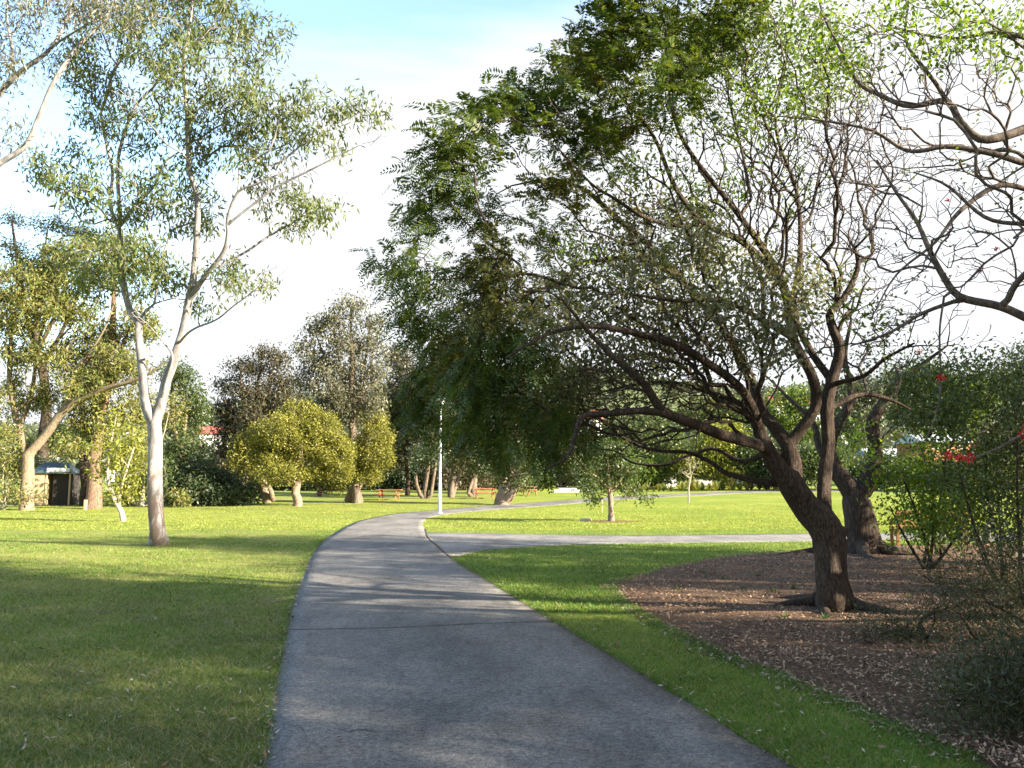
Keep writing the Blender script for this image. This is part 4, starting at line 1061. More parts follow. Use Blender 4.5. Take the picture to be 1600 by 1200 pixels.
bgtree('bush', 'small tan bush in front of the dark hedge', 'bush', 285, 792, [(285, 783, 12, 9), (280, 775, 8, 7)], .03, 'pale_twig', 'gum_warm', 121, GS, dens=2.5, ntr=3, nl=1)
GC = 'tree group left of the picnic table'
bgtree('dark_tree', 'dark broad tree with layered top behind the round paperbarks', 'tree', 385, 782,
       [(375, 570, 26, 8), (400, 575, 36, 14), (430, 560, 30, 16), (360, 600, 28, 16), (440, 600, 36, 26), (395, 612, 36, 22), (350, 640, 26, 30), (370, 680, 40, 36), (400, 660, 40, 36), (352, 720, 26, 30), (450, 640, 40, 30), (410, 548, 18, 7)], .3, 'grey_bark', 'dark_brown', 130, GC, dens=1.7, nl=8, ntr=2, flat=.3, twk=.5, Y0=70)
bgtree('tall_gum', 'tallest pale grey gum rising above the round paperbarks', 'tree', 557, 786,
       [(548, 482, 34, 18), (520, 505, 34, 20), (580, 500, 24, 18), (490, 515, 24, 16), (478, 545, 22, 20), (500, 560, 36, 28), (545, 535, 42, 30), (585, 540, 24, 26), (560, 580, 44, 28), (515, 600, 42, 30), (575, 620, 36, 26), (540, 640, 44, 28), (590, 580, 16, 22), (480, 590, 26, 26), (500, 640, 30, 24)], .32, 'grey_bark', 'gum_grey', 131, GC, dens=1.15, nl=11, ntr=2, twk=.9, droop=.7, nleaf=46)
bgtree('paperbark', 'low domed olive paperbark, largest round crown on the lawn edge', 'tree', 464, 791,
       [(468, 650, 34, 22), (440, 675, 40, 26), (500, 672, 36, 26), (470, 690, 50, 28), (425, 715, 34, 24), (520, 705, 34, 26), (478, 725, 50, 24), (440, 740, 40, 16), (530, 735, 24, 18), (405, 680, 18, 16)], .30, 'paper_bark', 'olive', 132, GC, dens=3.2, shell=.85, nleaf=84, nl=8, droop=-.2, Lf=.16, Wf=.07, spr=.20, twk=.4)
bgtree('paperbark', 'twin stemmed paperbark leaning left of the domed one', 'tree', 418, 785,
       [(400, 700, 24, 24), (385, 725, 26, 22), (405, 745, 24, 14), (378, 695, 18, 18)], .26, 'paper_bark', 'olive', 133, GC, dens=2.6, shell=.4, nleaf=36, ntr=3, droop=0, Lf=.26, Wf=.1)
bgtree('paperbark', 'slim paperbark stem between the domed crown and the tall gum', 'tree', 497, 785, [(500, 740, 26, 16), (520, 755, 20, 12)], .25, 'paper_bark', 'olive', 134, GC, dens=2.2, nl=2, Y0=70)
bgtree('paperbark', 'olive paperbark on the right side of the tall gum', 'tree', 549, 785,
       [(580, 655, 26, 18), (590, 685, 24, 22), (585, 715, 30, 24), (555, 735, 28, 18), (575, 745, 20, 12), (545, 700, 26, 24), (600, 700, 12, 18)], .34, 'paper_bark', 'olive', 135, GC, dens=2.9, shell=.85, nleaf=80, ntr=2, nl=6, droop=-.2, Lf=.16, Wf=.07, spr=.20, twk=.4)
GD = 'dark casuarinas behind the picnic tables'
for i, (bx, Yb, cr, r_, nt_) in enumerate([
        (638, 72, [(625, 560, 24, 26), (640, 600, 36, 36), (615, 640, 26, 40), (640, 680, 36, 36), (610, 710, 24, 26), (590, 620, 16, 24), (660, 640, 30, 40)], .26, 1),
        (666, 66, [(680, 600, 30, 36), (690, 660, 36, 36), (670, 710, 30, 20), (700, 560, 30, 30)], .3, 3),
        (706, 68, [(720, 600, 36, 40), (715, 670, 36, 36), (725, 710, 30, 18)], .35, 2),
        (740, 69, [(750, 600, 36, 40), (750, 680, 36, 36), (745, 725, 26, 14)], .35, 2),
        (800, 74, [(800, 620, 36, 40), (810, 690, 36, 36), (790, 730, 30, 16)], .3, 2),
        (840, 92, [(840, 640, 36, 40), (850, 700, 30, 30), (835, 735, 20, 12)], .3, 3),
        (872, 92, [(880, 650, 36, 40), (880, 710, 30, 26), (900, 740, 20, 12)], .3, 4)]):
    bgtree('casuarina', ['dark casuarina with one slim bare trunk right of the first picnic table', 'dark tree with several leaning tan stems left of the lamp post', 'dark tree just right of the lamp post',
                         'dark tree left of the second picnic table', 'dark tree behind the pale buttressed trunk', 'far dark tree behind the third picnic table', 'far dark tree with fanned pale stems by the white slab'][i], 'tree', bx, 780, cr, r_ * .72, 'grey_bark' if nt_ > 1 else 'dark_bark', 'dark_brown' if i % 2 == 0 else 'dark', 140 + i, GD, dens=2.0, nl=5, ntr=nt_, Y0=Yb, nleaf=34, twk=.3)
bgtree('paperbark', 'broad pale buttressed paperbark trunk beside the second picnic table', 'tree', 785, 781,
       [(790, 720, 36, 20), (770, 700, 36, 24), (820, 710, 30, 24), (830, 740, 22, 16), (815, 755, 16, 14)], .5, 'paper_bark', 'mid', 150, GD, dens=1.6, ntr=4, Y0=57)
GM = 'screen trees at the back of the lawn'
# dark understorey that closes the view between the trunks
for i, (a, Yb, cr, mt) in enumerate([(620, 84, [(600, 740, 40, 30), (640, 745, 36, 26), (590, 765, 30, 16), (660, 760, 36, 20), (620, 768, 40, 12)], 'dark'), (700, 84, [(700, 740, 40, 30), (740, 745, 36, 26), (720, 764, 40, 14), (680, 764, 36, 14)], 'dark_brown'),
                                     (790, 88, [(790, 745, 40, 26), (830, 745, 36, 20), (760, 760, 36, 16)], 'mid'), (430, 84, [(420, 750, 50, 28), (470, 760, 50, 24), (520, 760, 40, 24), (560, 760, 40, 24), (380, 760, 36, 20)], 'dark'),
                                     (880, 98, [(880, 735, 40, 20), (920, 735, 40, 22), (850, 750, 30, 14)], 'dark')]):
    bgtree('thicket', ['shaded thicket behind the first picnic table', 'brown thicket behind the lamp post', 'green thicket behind the pale buttressed trunk', 'dark thicket behind the round paperbarks', 'dark thicket beyond the third picnic table'][i], 'bush', a, 778, cr, .1, 'dark_bark', mt, 160 + i, GM, dens=2.4, ntr=4, Y0=Yb, nleaf=34, shell=.2)

# ---- small trees on the sunny lawn
bgtree('round_tree', 'small dense dark leaved tree with mulch ring on the sunny lawn', 'tree', 955, 815,
       [(945, 715, 40, 22), (915, 730, 28, 20), (975, 735, 32, 20), (945, 750, 44, 18), (920, 762, 20, 12), (985, 765, 20, 9), (960, 700, 30, 14), (1010, 778, 10, 3), (930, 780, 16, 5)], .13, 'paper_bark', 'mid', 170, 'young trees on the sunny lawn', dens=7.5, nleaf=26, nl=6, Lf=.15, Wf=.06, spr=.16, twk=.5,
       limbs=lambda Yb: [[tuple(G(955, 815) - [0, 0, .05]) + (.16,)] + px_limb([(955, 800, Yb, .125), (954, 780, Yb, .12), (953, 765, Yb, .11), (950, 735, Yb, .06), (948, 700, Yb, .02)]), px_limb([(954, 770, Yb, .07), (966, 755, Yb, .05), (980, 735, Yb, .03)]), px_limb([(954, 768, Yb, .07), (940, 752, Yb - .3, .05), (918, 735, Yb - .5, .03)])])
bgtree('sapling', 'thin pale bare sapling near the flax border', 'tree', 1076, 785,
       [(1070, 735, 16, 12), (1085, 730, 14, 14), (1076, 715, 14, 12)], .06, 'pale_twig', 'wattle', 171, 'young trees on the sunny lawn', dens=1.4, nleaf=7, nl=2, twk=3, Lf=.16, Wf=.06)
# ---- shrub border on the far side of the path
GB = 'shrub border beyond the far path'
for i, (a, by, cr, mt) in enumerate([
        (1015, 773, [(1000, 735, 28, 22), (1020, 745, 26, 20), (985, 755, 18, 12), (1030, 730, 18, 14)], 'bright'),
        (1065, 768, [(1070, 715, 26, 16), (1060, 735, 18, 14), (1090, 725, 18, 16)], 'wattle'),
        (1120, 768, [(1120, 700, 34, 22), (1110, 725, 30, 20), (1140, 735, 22, 16), (1130, 680, 36, 20)], 'wattle'),
        (1165, 766, [(1160, 720, 26, 22), (1185, 735, 26, 18), (1170, 700, 26, 18)], 'mid'),
        (1215, 764, [(1215, 720, 30, 26), (1235, 740, 26, 14), (1210, 745, 30, 12)], 'dark'),
        (1270, 762, [(1265, 720, 30, 26), (1285, 735, 26, 16), (1300, 715, 24, 22)], 'mid')]):
    bgtree('bush', ['glossy bright green bush at the bend of the far path', 'small golden bush behind the bare sapling', 'tall golden green bush in the border', 'mid green bush in the border behind the lower limbs', 'dark green bush behind the leaning trunk', 'green bush seen between the two dark trunks'][i], 'bush', a, by, cr, .05, 'dark_bark', mt, 180 + i, GB, dens=3.0, nleaf=30, ntr=4, shell=.2, Y0=86 - i)
for i, (a, Yb, cr, mt) in enumerate([(1360, 84, [(1345, 735, 26, 18), (1380, 730, 26, 18), (1365, 750, 30, 12)], 'dark'), (1440, 80, [(1420, 740, 28, 18), (1455, 745, 26, 16)], 'mid'), (1520, 78, [(1510, 740, 30, 18), (1550, 735, 30, 22), (1590, 740, 30, 22)], 'dark_brown')]):
    bgtree('bush', ['dark bush behind the dark split trunk', 'green bush below the long grey roof', 'brown green bush below the red roofed white house'][i], 'bush', a, 764, cr, .06, 'dark_bark', mt, 220 + i, GB, dens=3.0, nleaf=34, ntr=4, shell=.2, Y0=Yb)
GF = 'large trees far behind the border'
for i, (a, Yb, cr, mt) in enumerate([
        (960, 100, [(950, 680, 40, 24), (1000, 670, 40, 26), (1040, 690, 36, 22), (980, 710, 36, 14)], 'mid'),
        (1110, 110, [(1090, 650, 40, 26), (1130, 640, 36, 24), (1160, 660, 36, 24)], 'mid'),
        (1230, 120, [(1220, 640, 36, 26), (1260, 625, 36, 26), (1250, 670, 36, 22)], 'bright'),
        (1330, 120, [(1320, 620, 36, 26), (1360, 610, 40, 26), (1340, 660, 40, 24)], 'far'),
        (1420, 130, [(1410, 600, 40, 26), (1450, 590, 30, 22), (1430, 640, 50, 24)], 'mid'),
        (1500, 120, [(1490, 610, 34, 24), (1530, 620, 36, 22), (1510, 650, 36, 20)], 'bright'),
        (1590, 90, [(1600, 560, 30, 26), (1580, 600, 40, 26), (1620, 600, 40, 36), (1600, 650, 50, 30)], 'dark'),
        (1560, 110, [(1560, 680, 40, 20), (1600, 700, 40, 20), (1540, 720, 30, 14)], 'dark_brown')]):
    bgtree('park_tree', ['green tree far behind the small dark leaved tree', 'green tree far behind the golden bush', 'bright tree seen through the leaning trunk limbs', 'tree above the dark split trunk, haze put into its leaf colour', 'green tree above the long grey roof', 'bright green tree right of the hanging red flower', 'tall dark conifer like tree at the right edge', 'brown green tree low at the right edge'][i], 'tree', a, 770, cr, .35, 'dark_bark', mt, 190 + i, GF, dens=1.0, nleaf=30, Y0=Yb, nl=3, shell=.3)
# ---- flax and grassy clumps of the border
rgf = np.random.RandomState(12)
for i in range(26):
    px = 1000 + i * 10 + rgf.uniform(-4, 4)
    g_ = G(px, 770.5 - (px - 1000) * .015 )
    g_ = g_ + np.array([0, rgf.uniform(2.0, 3.5), 0]); g_[2] = H(g_[0], g_[1])
    n = 60
    a_ = rgf.rand(n) * 6.28; el = rgf.uniform(.6, 1.5, n)
    d = np.c_[np.cos(a_) * np.cos(el), np.sin(a_) * np.cos(el), np.sin(el)]
    hh = (0.8 if px < 1090 else 1.25) * rgf.uniform(.7, 1.2)
    sd = np.c_[-np.sin(a_), np.cos(a_), np.zeros(n)] * .035
    b0 = np.zeros((n, 3)); m1 = d * hh * .6; tp = d * hh; tp[:, 2] -= hh * .25 * np.cos(el); m1[:, 2] = d[:, 2] * hh * .62
    V = np.stack([b0 - sd, b0 + sd, m1 + sd, tp, m1 - sd], 1).reshape(-1, 3)
    k = np.arange(n)[:, None] * 5
    o_ = mesh_np('flax_clump', V, k + np.array([[0, 1, 2, 4]]), k + np.array([[4, 2, 3]]), M['strap'])
    o_.location = g_; tag(o_, 'strappy flax clump in the border along the far path', 'plant', 'flax clumps along the far path')

# ---- shrubs on the right
def shrub(name, label, bx, Yb, blobs, mat, seed, n, Lf, Wf, bark='dark_bark', droop=.2, spr=.14, dens=3, group=None, tw=1.0, flat=0, kind='spray', pairs=6, Ll=.03, z0=.06):
    g_ = np.array([(bx - 800) / F * Yb, Yb, 0.0])
    rg = np.random.RandomState(seed)
    lb = []
    for k in range(6):
        c = blobs[k % len(blobs)]
        e = P(c[0], c[1], Yb + rg.uniform(-.5, .5)); s0 = g_ + np.array([rg.normal(0, .1), rg.normal(0, .1), -.03])
        if k == 0: s0 = g_ + [0, 0, -.03]
        lb.append([tuple(s0) + (.035,), tuple(s0 * .5 + e * .5 + rg.normal(0, .1, 3)) + (.022,), tuple(e) + (.01,)])
    bl = jb(blobs, Yb, .6, dens, seed)
    lay = [dict(blobs=bl, kind=kind, mat=mat, n=n, spread=spr, L=Lf, W=Wf, droop=droop, zmin=z0, flat=flat, pairs=pairs, Ll=Ll)]
    if tw: lay.append(dict(blobs=jb(blobs, Yb, .7, dens * tw, seed + 1), kind='none', zmin=.05))
    return make_tree(name, label, 'shrub', lb, lay, bark, seed, group, base=tuple(g_), step=.12, tip=.0025, wob=.14, bf=.15, rmin=.01)
shrub('shrub', 'lime leaved shrub in front of the wooden bench', 1440, 16.0, [(1440, 700, 40, 24), (1480, 690, 30, 20), (1410, 745, 36, 26), (1460, 740, 40, 24), (1390, 790, 18, 20), (1500, 770, 36, 26), (1430, 790, 26, 12), (1340, 690, 26, 20), (1360, 730, 16, 20), (1560, 720, 40, 30), (1440, 810, 44, 26), (1480, 820, 40, 24), (1410, 825, 24, 16), (1510, 800, 40, 40), (1450, 770, 50, 30)], 'lime', 301, 30, .085, .045, spr=.17, dens=18, droop=.45, tw=1.2)
shrub('shrub', 'wispy green shrub right of the bench by the dark post', 1560, 14.0, [(1540, 700, 45, 40), (1590, 680, 45, 50), (1560, 780, 50, 36), (1600, 760, 45, 50), (1500, 740, 40, 30), (1520, 830, 36, 18), (1600, 840, 40, 30), (1490, 640, 40, 30), (1560, 620, 60, 30), (1430, 600, 50, 30), (1490, 590, 50, 30), (1450, 660, 50, 24), (1540, 580, 50, 24)], 'mid', 302, 34, .085, .036, spr=.17, dens=18, droop=.5, tw=1.3)
shrub('shrub', 'low twiggy shrub leafing over the bench seat', 1465, 19.0, [(1455, 830, 26, 16), (1485, 836, 24, 14), (1440, 815, 20, 12), (1470, 810, 26, 12), (1430, 838, 14, 10)], 'mid', 303, 20, .09, .04, spr=.14, dens=26, tw=1)
GG = 'fine leaved shrubs in the mulch bed'
fs = [('large dark fine leaved shrub filling the right edge of the bed', 1600, 8.6, [(1590, 900, 70, 50), (1540, 940, 60, 40), (1620, 960, 70, 50), (1570, 990, 60, 40), (1500, 960, 40, 26), (1600, 860, 50, 30)]),
      ('low sprawling fine leaved shrub nearest the leaning trunk', 1420, 8.9, [(1420, 970, 60, 24), (1380, 990, 50, 24), (1450, 1000, 60, 20), (1350, 1000, 40, 20), (1480, 950, 40, 20), (1400, 1030, 50, 16), (1350, 1035, 30, 14), (1480, 900, 50, 24), (1520, 870, 40, 16)]),
      ('dark fine leaved shrub at the lower right corner', 1590, 5.9, [(1580, 1060, 70, 40), (1540, 1080, 60, 30), (1620, 1110, 70, 50), (1500, 1100, 50, 26), (1570, 1140, 60, 26), (1600, 1020, 60, 30)])]
for i, (lb_, bx, Yb, bl) in enumerate(fs):
    shrub('shrub', lb_, bx, Yb, bl, 'shrub', 310 + i, 44, .06, .009, spr=.14, dens=18, droop=-.3, tw=.5, group=GG)

# small weeds on the mulch
rgw = np.random.RandomState(18)
for i, (px, py) in enumerate([(1160, 925), (1210, 930), (1130, 910), (1240, 925), (1185, 905), (1100, 900), (1380, 920), (1290, 972), (1060, 925), (1226, 972), (1460, 905), (1420, 940)]):
    g_ = G(px, py)
    q = sprays(np.array([[0, 0, 0.0]]), rgw, 34, (.01, .01, .001), .09, .016, -.35)
    q = np.maximum(q, [-9, -9, 0.0])
    o_ = build_leaves('weed', q, np.zeros(3), None, L['mid']); o_.location = (g_[0], g_[1], .03)
    tag(o_, 'small green weed growing through the mulch', 'weed', 'small weeds on the mulch')

# ------------------------------------------------------------------ trees to the right of and behind the camera that shade the foreground
GO = 'big shade trees beside the path behind the viewer'
def shade_tree(x, y, h, rad, seed, dens, label, low=.3):
    rg = np.random.RandomState(seed)
    lb = [[(x, y, -.1, .35), (x + rg.normal(0, .1), y, h * .25, .28), (x + rg.normal(0, .3), y, h * .5, .2), (x, y, h * .85, .08)]]
    ts = []
    for k in range(14):
        c = np.array([x + rg.uniform(-.65, .65) * rad, y + rg.uniform(-.65, .65) * rad, h * rg.uniform(low, .88)])
        lb.append([(x, y, c[2] * .6, .14), tuple((c + [x, y, c[2] * .7]) / 2) + (.09,), tuple(c) + (.04,)])
        v = unit(rg.normal(0, 1, (int(dens), 3))) * (rg.rand(int(dens)) ** .4)[:, None] * [rad * .6, rad * .6, h * .17]
        ts.append(c + v)
    make_tree('shade_tree', label, 'tree', lb, [dict(pts=np.concatenate(ts), kind='spray', mat='mid', n=30, spread=.30, L=.22, W=.10, droop=.3)], 'dark_bark', seed, GO, base=(x, y, 0), step=.5, tip=.012, bf=.2, rmin=.05)
for i, (x, y, h, rad, dn, lb_) in enumerate([(15.5, 14.5, 11.5, 3.4, 38, 'shade tree standing beyond the right edge of the bed'), (19, 8, 9.5, 4.0, 18, 'shade tree right of the bed beyond the coral tree'), (13.5, 2.5, 10, 3.2, 42, 'shade tree right of the viewer'),
                                             (9.5, -3.5, 9, 3.0, 46, 'shade tree close behind the viewer on the right'), (17, -4, 13, 4.0, 40, 'tall shade tree behind the viewer on the right'), (27, -4, 14, 4.5, 36, 'tallest shade tree far right of the viewer'), (7.5, -9.5, 9, 3.2, 40, 'shade tree behind the viewer near the path')]):
    shade_tree(x, y, h, rad, 400 + i, dn, lb_, [.28, .55, .2, .15, .25, .3, .2][i])

# ------------------------------------------------------------------ park furniture
def picnic_table(root):
    tp = MB()
    for k in range(5): tp.box((0, (k - 2) * .15, .74), (1.9, .14, .045))
    tp.build('tabletop', M['table_wood'], root, .006)
    for s_ in (-1, 1):
        b_ = MB()
        for k in range(2): b_.box((0, s_ * (.66 + (k - .5) * .15), .44), (1.9, .14, .045))
        b_.build('bench_seat', M['table_wood'], root, .006)
        f_ = MB()
        f_.bar((s_ * .65, -.78, .39), (s_ * .65, .78, .39), .05, .10)
        f_.bar((s_ * .65, -.36, .67), (s_ * .65, .36, .67), .05, .09)
        f_.build('crossbeam', M['table_wood'], root, .005)
        for q in (-1, 1):
            MB().bar((s_ * .60, q * .62, -.01), (s_ * .60, q * .24, .69), .05, .10).build('leg', M['table_wood'], root, .005)
for i, (px, py, rz_, lb_) in enumerate([(608, 781, -6, 'red brown picnic table, leftmost and nearest of the three on the grass'), (757, 779, 8, 'red brown picnic table half hidden by the pale buttressed trunk'), (822, 774, 35, 'red brown picnic table, farthest right of the three')]):
    g_ = G(px, py)
    t_ = thing('picnic_table', lb_, 'picnic table', tuple(g_), R(rz_), 'picnic tables on the grass')
    picnic_table(t_)
    if i == 2:
        t_.scale = (1, 1, 1)

g_ = G(1448, 853)
bench = thing('park_bench', 'orange brown slatted wooden bench behind the lime leaved shrub', 'bench', tuple(g_), R(176))
s_ = MB()
for k in range(4): s_.box((0, -.02 + k * .11, .43), (1.75, .09, .03))
s_.build('seat', M['bench_wood'], bench, .005)
b_ = MB()
b_.bar((-.86, .42, .86), (.86, .42, .86), .04, .09); b_.bar((-.86, .38, .50), (.86, .38, .50), .035, .06)
for k in range(15): b_.bar((-.77 + k * .11, .383, .52), (-.77 + k * .11, .415, .83), .045, .016)
b_.build('backrest', M['bench_wood'], bench, .004)
for q in (-1, 1):
    MB().bar((q * .84, -.06, -.02), (q * .84, -.06, .62), .07, .07).build('leg', M['bench_wood'], bench, .005)
    MB().bar((q * .84, .34, -.02), (q * .84, .43, .92), .07, .07).build('leg', M['bench_wood'], bench, .005)
    MB().bar((q * .84, -.10, .65), (q * .84, .42, .66), .08, .045).build('armrest', M['bench_wood'], bench, .005)
    MB().bar((q * .84, -.03, .38), (q * .84, .35, .38), .05, .07).build('side_rail', M['bench_wood'], bench, .004)

g_ = G(1543, 851)
o_ = MB().cyl((0, 0, -.05), (0, 0, .50), .10, .10, 14).cyl((0, 0, .50), (0, 0, .53), .10, .075, 14).build('bollard', M['post_wood'], None, 0)
o_.location = g_; tag(o_, 'dark round timber bollard by the side path right of the bench', 'bollard')
g_ = G(1526, 852)
o_ = MB().cyl((0, 0, -.05), (0, 0, .6), .018, .016, 8).build('garden_stake', M['post_wood']); o_.location = g_
tag(o_, 'thin dark stake between the bench and the bollard', 'stake')
g_ = G(133, 797)
o_ = MB().box((0, 0, .28), (.16, .12, .62)).build('marker_post', M['stake_wood'], None, .01); o_.location = g_
tag(o_, 'short pale timber post in front of the reddish gum', 'post')
g_ = G(941, 801)
o_ = MB().box((0, 0, .33), (.06, .06, .7)).box((0, 0, .66), (.1, .02, .05)).build('tree_stake', M['stake_wood'], None, .005); o_.location = g_
tag(o_, 'short pale stake left of the small dark leaved tree', 'stake')
# mulch ring and stone by the small tree
g_ = G(958, 815)
n = 40
ringv = [(0, 0, .03)] + [((1.25 + .12 * math.sin(3 * a) + rgw.normal(0, .03)) * math.cos(a), (1.0 + .1 * math.sin(2 * a)) * math.sin(a), .012) for a in [k * 2 * math.pi / n for k in range(n)]]
o_ = mesh_np('mulch_ring', ringv, None, [(0, 1 + k, 1 + (k + 1) % n) for k in range(n)], M['mulch'], None, True)
o_.location = (g_[0], g_[1], g_[2]); tag(o_, kind='structure')
g_ = G(915, 814)
rs = MB()
rv_ = []
for k in range(8):
    a = k * math.pi / 4
    rv_.append((.30 * math.cos(a) * (1 + .1 * math.sin(k * 2.3)), .2 * math.sin(a), -.02))
for k in range(8):
    a = k * math.pi / 4
    rv_.append((.24 * math.cos(a) + .02, .15 * math.sin(a) * (1 + .15 * math.cos(k)), .10 + .03 * math.sin(k * 1.7)))
rs.add(rv_, [(k, (k + 1) % 8, 8 + (k + 1) % 8, 8 + k) for k in range(8)] + [tuple(range(8, 16))])
o_ = rs.build('rock', M['stone'], None, .015); o_.location = g_; tag(o_, 'pale grey rock on the lawn left of the small dark leaved tree', 'rock')

# lamp post
g_ = G(687, 802)
lamp = thing('street_lamp', 'grey galvanised lamp post at the bend of the path', 'street lamp', tuple(g_))
MB().cyl((0, 0, -.05), (0, 0, 1.6), .105, .095, 20).cyl((0, 0, 1.6), (0, 0, 5.6), .075, .05, 20).build('pole', M['galv'], lamp)
MB().cyl((0, 0, 0), (0, 0, .03), .18, .17, 20).build('base_plate', M['galv'], lamp)
MB().cyl((0, 0, 5.6), (0, 0, 5.72), .06, .16, 20).build('collar', M['galv'], lamp)
MB().cyl((0, 0, 6.05), (0, 0, 6.15), .26, .08, 20).build('lamp_cap', M['galv'], lamp)
MB().cyl((0, 0, 5.72), (0, 0, 6.05), .15, .22, 20).build('lamp_lens', M['lens'], lamp)
MB().box((0, -.098, .9), (.09, .012, .28)).build('access_door', M['galv'], lamp)

# ------------------------------------------------------------------ buildings and walls
def house(name, label, cat, loc, w, d, h, roof_h, wall_m, roof_m, rz_=0, wins=2, door=True, over=.4, hip=False):
    r_ = thing(name, label, cat, loc, rz_)
    MB().box((0, 0, h / 2 - .5), (w, d, h + 1)).build('wall', wall_m, r_)
    o = over; e = w / 2 + o; f = d / 2 + o
    if hip:
        vs = [(-e, -f, h), (e, -f, h), (e, f, h), (-e, f, h), (-e + f, 0, h + roof_h), (e - f, 0, h + roof_h)]
        MB().add(vs, [(0, 1, 5, 4), (1, 2, 5), (2, 3, 4, 5), (3, 0, 4), (3, 2, 1, 0)]).build('roof', roof_m, r_)
    else:
        vs = [(-e, -f, h), (e, -f, h), (e, f, h), (-e, f, h), (-e, 0, h + roof_h), (e, 0, h + roof_h)]
        MB().add(vs, [(0, 1, 5, 4), (1, 2, 5), (2, 3, 4, 5), (3, 0, 4), (3, 2, 1, 0)]).build('roof', roof_m, r_)
    for k in range(wins):
        x = (k - (wins - 1) / 2) * w / (wins + .4) + (w * .12 if door else 0)
        wn = MB().box((x, -d / 2 - .02, h * .55), (w / (wins + 3), .06, h * .36)).build('window', M['white'], r_)
        MB().box((x, -d / 2 - .06, h * .55), (w / (wins + 3) - .14, .03, h * .36 - .14)).build('pane', M['glass'], wn)
    if door:
        MB().box((-w * .40, -d / 2 - .02, h * .36), (w * .11, .05, h * .72)).build('door', M['dark'], r_)
    return r_
g_ = G(92, 787)
Ys = 57.0
xs_ = (92 - 800) / F * Ys
sh = thing('shed', 'small cream shed with dark teal roof between the left trunks', 'shed', (xs_, Ys, float(H(xs_, Ys))), R(8))
MB().box((-.75, 0, 1.05), (1.05, 2.0, 2.1)).build('wall', M['cream'], sh)
MB().add([(-1.35, -1.2, 2.05), (1.35, -1.2, 2.05), (1.35, 1.2, 2.05), (-1.35, 1.2, 2.05), (-.7, 0, 2.75), (.7, 0, 2.75)], [(0, 1, 5, 4), (1, 2, 5), (2, 3, 4, 5), (3, 0, 4), (3, 2, 1, 0)]).build('roof', M['teal_roof'], sh)
MB().box((.62, .1, 1.0), (1.1, 1.6, 2.0)).build('painted_alcove_shade', M['dark'], sh)  # solid dark block painted as the shade under the shed roof
for q in (-.22, 1.2): MB().box((q, -1.0, 1.03), (.09, .09, 2.06)).build('post', M['cream'], sh)
MB().box((.5, -1.06, 2.2), (1.4, .05, .35)).build('fascia', M['white'], sh)
o_ = MB().box((0, 0, 0), (.34, .3, .42)).add([(-.22, -.2, .21), (.22, -.2, .21), (.22, .2, .21), (-.22, .2, .21), (-.22, 0, .36), (.22, 0, .36)], [(0, 1, 5, 4), (1, 2, 5), (2, 3, 4, 5), (3, 0, 4), (3, 2, 1, 0)]).build('nest_box', M['white'], None, .01)
o_.location = P(172, 746, 46.3); tag(o_, 'small white nest box hanging in the wattle', 'nest box')
def at(px, py, Yd): return tuple(P(px, py, Yd))
def onhill(px, Yd): x = (px - 800) / F * Yd; return (x, Yd, float(H(x, Yd)))
house('house', 'white house with a red roof far off between the left trees', 'house', tuple(P(338, 697, 170)), 6.5, 6, 2.2, 1.6, M['white'], M['red_roof'], R(20), 2, False)
house('house', 'white gabled house end left of the distant red roof', 'house', tuple(P(320, 697, 185)), 4, 5, 2.6, 1.4, M['white'], M['grey_roof'], R(60), 1, False)
house('house', 'long low house with pale grey roof and orange end wall at right', 'house', tuple(P(1458, 708, 100)), 5.8, 5, 1.1, 1.1, M['orange_wall'], M['grey_roof'], R(12), 3, False)
house('house', 'white walled house low behind the red flowers', 'house', tuple(P(1550, 722, 112)), 8, 6, 1.6, 1.2, M['white'], M['red_roof'], R(-10), 3, False)
house('house', 'pale house glimpsed behind the dark split trunk', 'house', tuple(P(1380, 735, 130)), 7, 6, 2.0, 1.3, M['concrete'], M['grey_roof'], R(10), 3, False)
house('house', 'red roofed house glimpsed through the crown limbs', 'house', tuple(P(1235, 652, 190)), 10, 8, 2.4, 2.2, M['white'], M['red_roof'], R(5), 2, False)
house('house', 'small house with red roof glimpsed through the left side of the spreading crown', 'house', tuple(P(905, 675, 190)), 9, 8, 2.4, 2.4, M['white'], M['red_roof'], R(-15), 2, False)
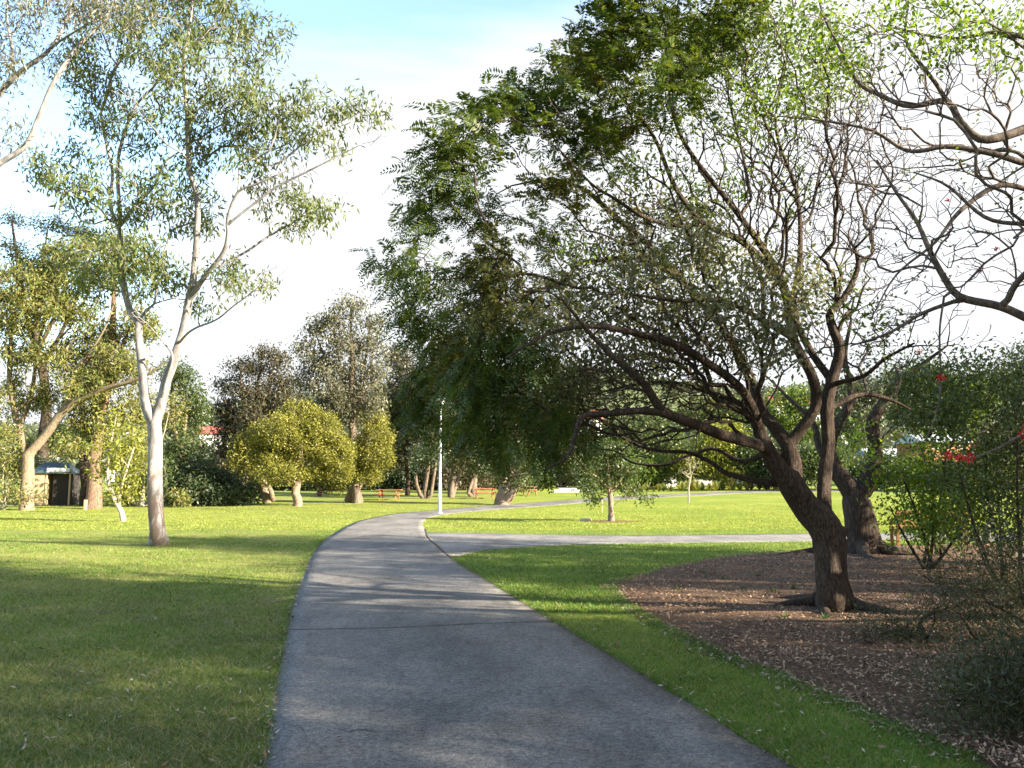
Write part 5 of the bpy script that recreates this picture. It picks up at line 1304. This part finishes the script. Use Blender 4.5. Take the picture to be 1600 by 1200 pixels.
# walls of the border and the slab by the far trees
def wall_piece(label, pa, pb, Yd, h, name='garden_wall', m_='white', cat='wall', thick=.25):
    a = P(pa[0], pa[1], Yd); b_ = P(pb[0], pb[1], Yd)
    c = (a + b_) / 2; z = float(H(c[0], c[1]))
    top = c[2]
    o_ = MB().box((0, 0, (top - z) / 2), (abs(b_[0] - a[0]), thick, top - z)).box((0, 0, (top - z) + .03), (abs(b_[0] - a[0]) + .08, thick + .08, .06)).build(name, M[m_], None, .01)
    o_.location = (c[0], c[1], z - .02); o_.rotation_euler = (0, 0, R(4))
    return tag(o_, label, cat)
wall_piece('white garden wall end between the glossy bush and the golden bush', (1033, 740), (1056, 736), 92, 1)
wall_piece('low cream wall behind the flax clumps', (1086, 751), (1112, 750), 90, 1)
wall_piece('pale wall high behind the golden bush and lower limbs', (1150, 712), (1188, 709), 100, 1)
g_ = G(896, 769)
o_ = MB().box((0, 0, .08), (3.6, 1.6, .26)).box((-.5, .2, .28), (1.6, .8, .18)).build('concrete_plinth', M['concrete'], None, .02); o_.location = g_
tag(o_, 'low white concrete plinth on the grass beyond the farthest table', 'plinth')
g_ = G(1487, 777)
bn = thing('litter_bin', 'small blue bin on the far grass beneath the red flowers', 'bin', onhill(1487, 62))
MB().cyl((0, 0, 0), (0, 0, .8), .20, .24, 12).build('bin_body', M['blue'], bn); MB().cyl((0, 0, .8), (0, 0, .9), .33, .22, 12).build('lid', M['blue'], bn)

# far wood on the hills: leafy canopy masses, one object
rgh = np.random.RandomState(99)
n = 5200
hy = 135 + 430 * rgh.rand(n) ** 1.3
hx = (rgh.rand(n) * 2 - 1) * (hy * .75) + 5
hz_ = H(hx, hy)
sel = rgh.rand(n) < np.clip(.55 + .5 * np.sin(hx * .02 + 1) * np.sin(hy * .017), .15, 1)
cen = np.c_[hx, hy, hz_ + 1.8][sel]
q = sprays(cen, rgh, 34, (2.6, 2.6, 1.7), 1.9, 1.2, .0)
o_ = build_leaves('far_woods', q, np.zeros(3), None, L['far']); tag(o_, 'wooded hillside beyond the park', 'woods', kind='stuff')
